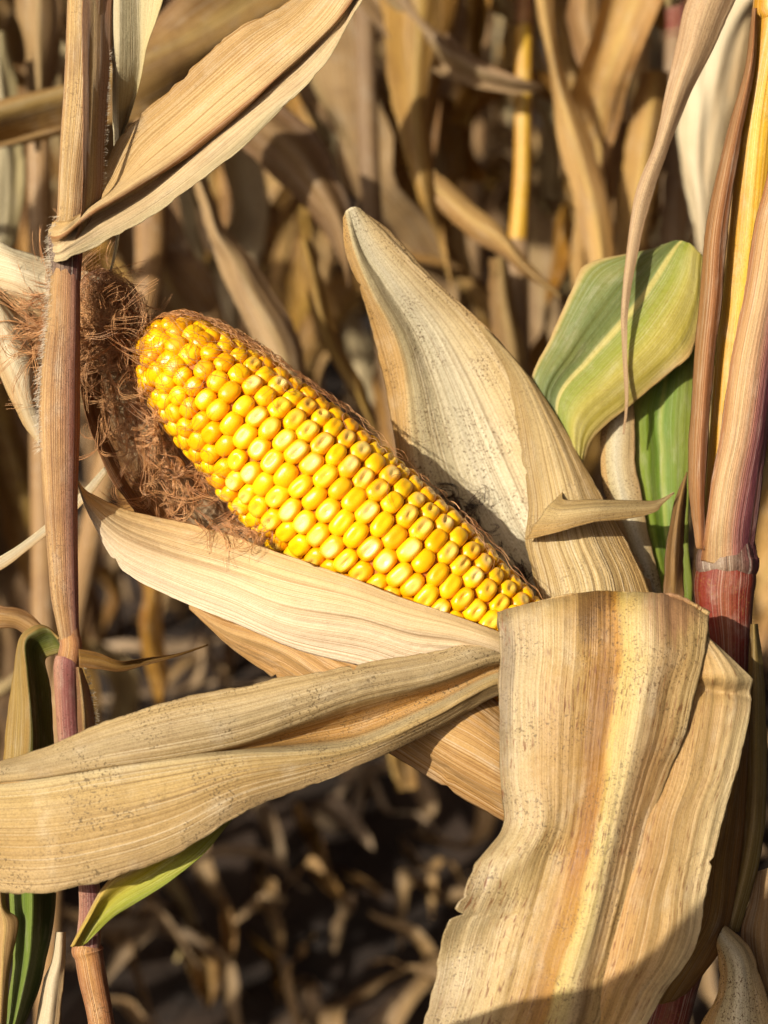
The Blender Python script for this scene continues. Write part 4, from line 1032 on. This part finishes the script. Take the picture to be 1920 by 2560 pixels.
patch('leaf', Z([
    [(1790, 2360), (1800, 2330), (1815, 2310)], [(1800, 2430), (1840, 2390), (1880, 2370)], [(1790, 2490), (1850, 2470), (1910, 2450)], [(1760, 2540), (1850, 2530), (1930, 2520)], [(1740, 2600), (1850, 2600), (1950, 2600)], [(1740, 2700), (1850, 2700), (1950, 2700)]],
    [[-90, -100, -80], [-110, -150, -110], [-120, -170, -130], [-120, -180, -140], [-110, -180, -140], -140]), plant_b, m_husk_back, nu=30, nv=60, wr=8, wf=(4, .8), ridge=1.5, ridgen=10, edge=8, seed=72, label='crumpled pale leaf at the bottom right corner')
patch('leaf', Z([
    [(1890, 2180), (1920, 2170), (1960, 2160)], [(1870, 2260), (1920, 2250), (1980, 2240)], [(1850, 2330), (1910, 2340), (1980, 2340)], [(1870, 2420), (1920, 2430), (1990, 2430)], [(1910, 2500), (1940, 2500), (2000, 2500)]],
    [[0, -30, 0]] * 5), plant_b, m_dry_brown, nu=24, nv=50, wr=5, ridge=1, ridgen=8, edge=5, seed=73)

# ------------------------------------------------------------------ field plants behind
def dry_leaf_mesh(i, rs, mat):
    n, nu = 46, 13
    L = rs.uniform(.5, .85); w0 = rs.uniform(.026, .045)
    t = np.linspace(0, 1, n)
    a0 = math.radians(rs.uniform(35, 75)); a1 = math.radians(rs.uniform(-95, -75) if i % 6 else rs.uniform(-60, -20)); tb = rs.uniform(.12, .42)
    s_ = np.clip(t / tb, 0, 1); s_ = s_ * s_ * (3 - 2 * s_)
    ang = a0 + (a1 - a0) * s_ + .55 * vnoise(t * 6, t * 0, i)
    yaw = np.cumsum(vnoise(t * 4, t * 0 + 3, i + 50)) * .06
    d = np.stack([np.cos(ang) * np.cos(yaw), np.cos(ang) * np.sin(yaw), np.sin(ang)], -1)
    c = np.concatenate([[[0, 0, 0]], np.cumsum(d[:-1], axis=0)]) * L / n
    tw = rs.uniform(-2.6, 2.6) * t ** 1.3 + .8 * vnoise(t * 4, t * 0 + 7, i + 9) * t
    side0 = np.stack([-np.sin(yaw), np.cos(yaw), 0 * t], -1)
    nrm0 = np.cross(d, side0)
    side = np.cos(tw)[:, None] * side0 + np.sin(tw)[:, None] * nrm0
    nrm = np.cross(d, side)
    w = w0 * np.minimum(1, .45 + t / .2) * (1 - t ** 2.4) ** .8
    u = np.linspace(-1, 1, nu)
    cup = rs.uniform(.15, .75)
    cv = cup * (0.6 + .5 * vnoise(t * 3, t * 0, i + 70))
    bend = np.abs(u)[None] ** 1.5 * cv[:, None]
    G = c[:, None] + w[:, None, None] * ((u[None] * (1 - .35 * bend))[..., None] * side[:, None] + bend[..., None] * nrm[:, None])
    G = G + (nrm[:, None] * (.016 * vnoise(t[:, None] * 7 + 0 * u[None], u[None] * 2.2 + 0 * t[:, None], i + 190))[..., None])
    G = G + (nrm[:, None] * (.008 * vnoise(t[:, None] * 16 + 0 * u[None], u[None] * 1.2 + 0 * t[:, None], i + 90) * (.3 + np.abs(u)[None]))[..., None])
    uv = np.stack(np.broadcast_arrays((u[None] + 1) / 2, (t * L / .0125)[:, None]), -1)
    me = grid_mesh('leaf', G, uv)
    me.materials.append(mat)
    return me

rs = random.Random(21)
LEAVES = [dry_leaf_mesh(i, rs, (m_dry, m_dry_brown, m_dry, m_pale)[i % 4]) for i in range(24)]

DROOP = [m_ for i_, m_ in enumerate(LEAVES) if i_ % 3]

def stalk_mesh(i, h, r0):
    n, ns = 60, 12
    z = np.linspace(0, h, n); th_ = np.linspace(0, 2 * math.pi, ns + 1)
    r = r0 * (1 - .55 * z / h)
    node = np.abs(((z / .17) % 1) - .5) > .44
    r = r * np.where(node, 1.16, 1.0)
    cx = .02 * vnoise(z * 1.5, z * 0, i); cy = .02 * vnoise(z * 1.5, z * 0 + 5, i)
    G = np.stack([cx[:, None] + r[:, None] * np.cos(th_)[None], cy[:, None] + r[:, None] * np.sin(th_)[None], np.broadcast_to(z[:, None], (n, ns + 1))], -1)
    me = grid_mesh('stalk', G, np.stack(np.broadcast_arrays((th_ / 6.2832)[None], (z / .0125)[:, None]), -1))
    me.materials.append(m_stalk_bg)
    return me
STALKS = [stalk_mesh(i, 2.2 + .1 * i, .0105 + .0007 * i) for i in range(4)]

def add_field_plant(x, y, label, rr, low=0.1, away=False, group='dry corn plants in the rows behind', nleaf=None, top=2.1):
    e = empty('corn_plant', (x, y, 0), label, 'corn plant', group)
    st = link('stalk', rr.choice(STALKS), None); st.parent = e
    st.rotation_euler = (rr.uniform(-.05, .05), rr.uniform(-.05, .05), rr.uniform(0, 6))
    az = rr.uniform(0, math.pi)
    z = low
    while z < top:
        lf = link('leaf', rr.choice(DROOP if away else LEAVES), None); lf.parent = e
        lf.location = (0, 0, z)
        lf.rotation_euler = (0, 0, math.pi + rr.uniform(-1.1, 1.1) if away else az + rr.uniform(-.5, .5))
        k = rr.uniform(.75, 1.1)
        lf.scale = (k, k, k)
        az += math.pi
        z += rr.uniform(.11, .19)
    return e

# nearest plants of the next row, shaped as they stand in view
zc = 3300
def bgplant(px, label, zz):
    p = P(np.array([float(px), 1280., float(zz)]))
    return empty('corn_plant', (float(p[0]), float(p[1]), 0.0), label, 'corn plant', 'dry corn plants in the rows behind')

b1 = bgplant(1300, 'blurred corn plant with a bright yellow stalk behind the tall husk tip', zc)
tube('stalk', [(-400, 1300, 1345, zc), (20, 1288, 1332, zc), (60, 1284, 1336, zc)], b1, m_stalk_orange)
tube('stalk', [(40, 1288, 1332, zc), (200, 1286, 1330, zc), (420, 1284, 1326, zc), (640, 1266, 1316, zc)], b1, m_stalk_yellow)['label'] = 'yellow length of stalk'
tube('stalk', [(600, 1262, 1322, zc), (900, 1255, 1325, zc), (1400, 1280, 1345, zc), (2000, 1320, 1385, zc), (2600, 1340, 1400, zc), (4200, 1350, 1410, zc)], b1, m_stalk_bg)
patch('leaf', Z([[(1330, -120), (1350, -120), (1390, -120)], [(1334, 0), (1355, 0), (1395, 0)], [(1368, 174), (1385, 174), (1408, 174)], [(1384, 300), (1420, 300), (1462, 300)], [(1400, 400), (1450, 400), (1502, 400)], [(1434, 520), (1484, 520), (1532, 520)], [(1462, 640), (1500, 640), (1545, 640)], [(1480, 800), (1510, 800), (1540, 800)], [(1500, 960), (1505, 960), (1510, 960)]],
      [[zc - 500, zc - 560, zc - 500]] * 9), b1, m_dry, wr=12, edge=10, seed=81)
patch('leaf', Z([[(1085, 420), (1088, 470), (1092, 520)], [(1120, 450), (1125, 500), (1125, 556)], [(1175, 500), (1180, 550), (1180, 604)], [(1250, 560), (1255, 600), (1255, 648)], [(1310, 640), (1315, 670), (1318, 694)], [(1400, 735), (1402, 742), (1404, 750)]],
      [[zc - 900, zc - 960, zc - 900]] * 6), b1, m_dry, wr=10, edge=8, seed=82)
patch('leaf', Z([[(1250, 690), (1240, 690), (1225, 690)], [(1270, 640), (1250, 645), (1222, 650)], [(1290, 760), (1260, 760), (1220, 760)], [(1320, 900), (1280, 900), (1230, 900)], [(1310, 1100), (1280, 1100), (1240, 1100)], [(1270, 1300), (1260, 1300), (1250, 1300)]],
      [[zc - 200, zc - 280, zc - 200]] * 6), b1, m_dry, wr=14, edge=10, seed=83)

b2 = bgplant(960, 'blurred corn plant whose wide leaf hangs from the top centre', zc + 300)
tube('stalk', [(-400, 880, 940, zc + 300), (300, 890, 945, zc + 300), (800, 930, 985, zc + 300), (1400, 1050, 1105, zc + 300), (2000, 1300, 1355, zc + 300), (2600, 1400, 1455, zc + 300), (4200, 1500, 1550, zc + 300)], b2, m_stalk_bg)
patch('leaf', Z([[(930, -140), (1030, -140), (1140, -140)], [(948, 0), (1050, 0), (1146, 0)], [(955, 100), (1045, 100), (1134, 100)], [(968, 200), (1040, 200), (1108, 200)], [(990, 300), (1040, 300), (1092, 300)], [(1005, 400), (1050, 400), (1094, 400)], [(1040, 500), (1070, 500), (1100, 500)], [(1085, 600), (1100, 600), (1116, 600)], [(1128, 725), (1130, 725), (1133, 725)]],
      [[zc - 100, zc - 250, zc - 100]] * 4 + [[zc - 200, zc - 250, zc - 100]] * 3 + [zc - 100] * 2), b2, m_dry, wr=16, wf=(4, .5), edge=12, seed=84)

b3 = bgplant(376, 'blurred corn plant behind the silk with a red-orange joint', zc - 300)
z3 = zc - 300
tube('stalk', [(-400, 330, 385, z3), (180, 335, 375, z3), (225, 334, 376, z3)], b3, m_stalk_bg)
tube('stalk', [(215, 335, 375, z3), (240, 330, 378, z3), (275, 330, 380, z3), (300, 336, 376, z3)], b3, m_stalk_red)['label'] = 'red-orange joint'
tube('stalk', [(290, 336, 378, z3), (420, 336, 400, z3), (540, 336, 416, z3), (740, 330, 400, z3), (1100, 250, 315, z3), (1600, 150, 205, z3), (2100, 110, 160, z3), (4200, 60, 110, z3)], b3, m_stalk_bg)
patch('leaf', Z([[(470, 430), (495, 440), (520, 450)], [(490, 500), (520, 505), (545, 510)], [(515, 590), (545, 585), (570, 580)], [(540, 650), (590, 650), (640, 650)], [(575, 740), (625, 730), (680, 720)], [(620, 830), (675, 820), (735, 810)], [(680, 930), (720, 920), (770, 910)], [(760, 1060), (770, 1060), (780, 1060)]],
      [[z3 - 700, z3 - 760, z3 - 640]] * 8), b3, m_dry, wr=14, edge=8, seed=85)
patch('leaf', Z([[(520, 300), (560, 250), (600, 210)], [(600, 360), (650, 320), (720, 270)], [(660, 420), (730, 390), (805, 350)], [(730, 490), (790, 470), (850, 450)], [(800, 570), (840, 560), (885, 550)], [(845, 650), (865, 650), (890, 650)], [(870, 720), (873, 720), (876, 720)]],
      [[z3 - 200, z3 - 300, z3 - 200]] * 7), b3, m_dry_brown, wr=14, edge=8, seed=86)
patch('leaf', Z([[(740, 600), (760, 600), (780, 600)], [(752, 680), (780, 680), (806, 680)], [(775, 780), (800, 780), (830, 780)], [(810, 870), (830, 870), (860, 870)], [(860, 960), (880, 960), (910, 960)], [(930, 1080), (940, 1080), (950, 1080)]],
      [[z3 - 300, z3 - 360, z3 - 300]] * 6), b3, m_dry, wr=10, edge=6, seed=87)

b4 = bgplant(1640, 'blurred corn plant with pale broad leaves behind the thin hanging tip', zc + 200)
z4 = zc + 200
tube('stalk', [(-400, 1660, 1720, z4), (60, 1665, 1715, z4), (90, 1660, 1720, z4)], b4, m_stalk_red)
tube('stalk', [(80, 1662, 1718, z4), (800, 1650, 1710, z4), (2600, 1640, 1700, z4), (4200, 1640, 1700, z4)], b4, m_stalk_bg)
patch('leaf', Z([[(1600, 180), (1640, 175), (1680, 180)], [(1576, 260), (1625, 260), (1672, 260)], [(1556, 380), (1610, 380), (1656, 380)], [(1545, 480), (1595, 480), (1640, 480)], [(1540, 600), (1580, 600), (1620, 600)], [(1540, 760), (1570, 760), (1600, 760)]],
      [[z4 - 400, z4 - 470, z4 - 400]] * 6), b4, m_dry, wr=10, edge=8, seed=88)
patch('leaf', Z([[(1850, -60), (1880, -20), (1900, 20)], [(1760, 20), (1830, 40), (1890, 70)], [(1700, 80), (1790, 110), (1885, 140)], [(1680, 180), (1770, 200), (1870, 230)], [(1690, 280), (1760, 290), (1850, 300)], [(1695, 400), (1750, 400), (1820, 400)], [(1715, 500), (1755, 500), (1800, 500)], [(1745, 640), (1760, 640), (1780, 640)]],
      [[z4 - 900, z4 - 980, z4 - 900]] * 8), b4, m_cream, wr=16, edge=10, seed=89)
patch('leaf', Z([[(1420, -100), (1470, -100), (1520, -100)], [(1410, 40), (1465, 40), (1520, 40)], [(1440, 160), (1495, 160), (1550, 160)], [(1480, 280), (1530, 280), (1575, 280)], [(1500, 400), (1535, 400), (1570, 400)], [(1530, 560), (1535, 560), (1540, 560)]],
      [[z4 - 100, z4 - 200, z4 - 100]] * 6), b4, m_dry_brown, wr=14, edge=8, seed=90)

b5 = bgplant(60, 'blurred corn plant with a grey shaded leaf at the upper left edge', zc)
tube('stalk', [(-400, 60, 120, zc), (600, 70, 130, zc), (2600, 90, 150, zc), (4200, 100, 160, zc)], b5, m_stalk_bg)
patch('leaf', Z([[(-60, 80), (-20, 80), (20, 80)], [(-60, 200), (-10, 200), (44, 200)], [(-50, 350), (5, 350), (58, 350)], [(-50, 500), (0, 500), (60, 500)], [(-50, 620), (-10, 620), (40, 620)], [(-40, 760), (-30, 760), (-20, 760)]],
      [[zc - 800, zc - 860, zc - 800]] * 6), b5, m_white, wr=12, edge=8, seed=91)
patch('leaf', Z([[(40, -60), (90, -60), (150, -60)], [(40, 30), (95, 30), (160, 30)], [(60, 120), (100, 120), (150, 120)], [(70, 220), (100, 220), (130, 220)], [(90, 380), (95, 380), (100, 380)]],
      [[zc - 600, zc - 700, zc - 600]] * 5), b5, m_dry, wr=12, edge=8, seed=92)

def hang(e, heights, rr_):
    for hz_ in heights:
        lf = link('leaf', rr_.choice(LEAVES), None); lf.parent = e
        lf.location = (rr_.uniform(-.02, .02), rr_.uniform(.12, .34), hz_)
        lf.rotation_euler = (0, 0, rr_.choice((0, math.pi)) + rr_.uniform(-1.0, 1.0))
        k = rr_.uniform(.6, 1.0); lf.scale = (k, k, k)
hg = random.Random(12)
for e_ in (b1, b2, b3, b4, b5):
    hang(e_, [hg.uniform(.75, 1.5) for _ in range(8)] + [hg.uniform(1.55, 2.2) for _ in range(9)], hg)  # the higher set, above the view, is added to shade the rows beyond
# lower stretch of the row behind and the rows beyond, plant by plant
rr = random.Random(99)
rows_y = [(1.3, .17), (1.95, .26), (2.65, .2), (3.4, .2), (4.2, .22), (5.0, .24)]
pi = 0
ordn = ['first', 'second', 'third', 'fourth', 'fifth', 'sixth', 'seventh', 'eighth', 'ninth', 'tenth', 'eleventh', 'twelfth', 'thirteenth', 'fourteenth', 'fifteenth', 'sixteenth', 'seventeenth', 'eighteenth', 'nineteenth', 'twentieth']
rown = ['second', 'third', 'fourth', 'fifth', 'sixth', 'seventh']
for ri, (yy, dx) in enumerate(rows_y):
    half = .30 * yy + .25
    n = int(2 * half / dx)
    cnt = -1
    for k in range(n):
        x = -half + (k + .5) * dx + rr.uniform(-.05, .05)
        if ri == 0 and abs(x + .02) < .34:
            continue
        cnt += 1
        add_field_plant(x, yy + rr.uniform(-.07, .07), 'blurred dry corn plant, %s from the left in the %s row behind' % (ordn[cnt], rown[ri]), rr, low=.12)

r1 = random.Random(4)  # plants out of view, added to shade the ground and the rows behind
for k, (x, y) in enumerate(((-.47, .52), (-.63, .56), (-.80, .50))):
    add_field_plant(x, y, 'dry front-row corn plant out of view, %s to the left of the purple stalk' % ordn[k], r1, low=.08, away=True, group='corn plants in the front row')

# ------------------------------------------------------------------ litter on the ground
lr = random.Random(5)
def scrap_mesh(i):
    n, nu = 14, 5
    L = lr.uniform(.06, .22); w0 = lr.uniform(.004, .014)
    t = np.linspace(0, 1, n); u = np.linspace(-1, 1, nu)
    w = w0 * (1 - np.abs(2 * t - 1) ** 3)
    x = (t - .5) * L; y = .25 * L * vnoise(t * 2, t * 0, i)
    z = .012 + .045 * (vnoise(t * 3, t * 0 + 4, i) + .6) + .0 * t
    G = np.stack([np.broadcast_to(x[:, None], (n, nu)), y[:, None] + w[:, None] * u[None], z[:, None] + .5 * w[:, None] * np.abs(u)[None] ** 2], -1)
    me = grid_mesh('fallen_leaf', G, np.stack(np.broadcast_arrays((u[None] + 1) / 2, (t * L / .0125)[:, None]), -1))
    me.materials.append(m_litter)
    return me
SCR = [scrap_mesh(i) for i in range(10)]
for k in range(290):
    y = lr.uniform(1.0, 3.4); x = lr.uniform(-.33 * y, .33 * y)
    o = link('fallen_leaf', lr.choice(SCR), None)
    o.location = (x, y, .02 + lr.uniform(-.01, .03)); o.rotation_euler = (lr.uniform(-.5, .5), lr.uniform(-.4, .4), lr.uniform(0, 6.28))
    o['label'] = 'blurred dry leaf scrap lying on the dark soil'; o['category'] = 'fallen leaf'; o['group'] = 'leaf scraps on the soil'

def gdepth(y, h):
    return (CAMP[2] - h) / (S * (math.sin(PITCH) + (y - 1280) / D0 * math.cos(PITCH))) - D0
big = [((452, 2330), (512, 2420), (520, 2520), 40), ((560, 2240), (572, 2320), (575, 2420), 18), ((740, 2000), (752, 2050), (775, 2110), 16), ((778, 2030), (800, 2180), (868, 2270), 26),
       ((830, 2165), (900, 2200), (960, 2245), 22), ((330, 2200), (300, 2300), (330, 2400), 20), ((640, 2120), (655, 2190), (640, 2280), 15), ((900, 2420), (960, 2400), (1040, 2430), 14),
       ((700, 2480), (760, 2440), (820, 2500), 16), ((1000, 2090), (1040, 2160), (1100, 2200), 18), ((420, 2250), (470, 2290), (500, 2350), 18), ((620, 2330), (680, 2400), (700, 2500), 16)]
for q, (a, b, c, w) in enumerate(sorted(big, key=lambda t: t[1][0])):
    rows_ = []
    for t, (x, y) in zip((.25, .8, 1.0, .8, .15), (a, ((a[0] + b[0]) / 2, (a[1] + b[1]) / 2), b, ((b[0] + c[0]) / 2, (b[1] + c[1]) / 2), c)):
        h = .05 + .05 * math.sin(q * 1.7 + t * 3)
        rows_.append([(x - w * t, y, gdepth(y, h + .02)), (x, y, gdepth(y, h)), (x + w * t, y, gdepth(y, h + .03))])
    o = patch('fallen_leaf', rows_, None, m_dry, nu=10, nv=30, wr=14, edge=4, seed=200 + q)
    o['label'] = 'larger curled dry leaf on the dark soil, %s from the left' % ordn[q]; o['category'] = 'fallen leaf'; o['group'] = 'larger leaves on the soil'
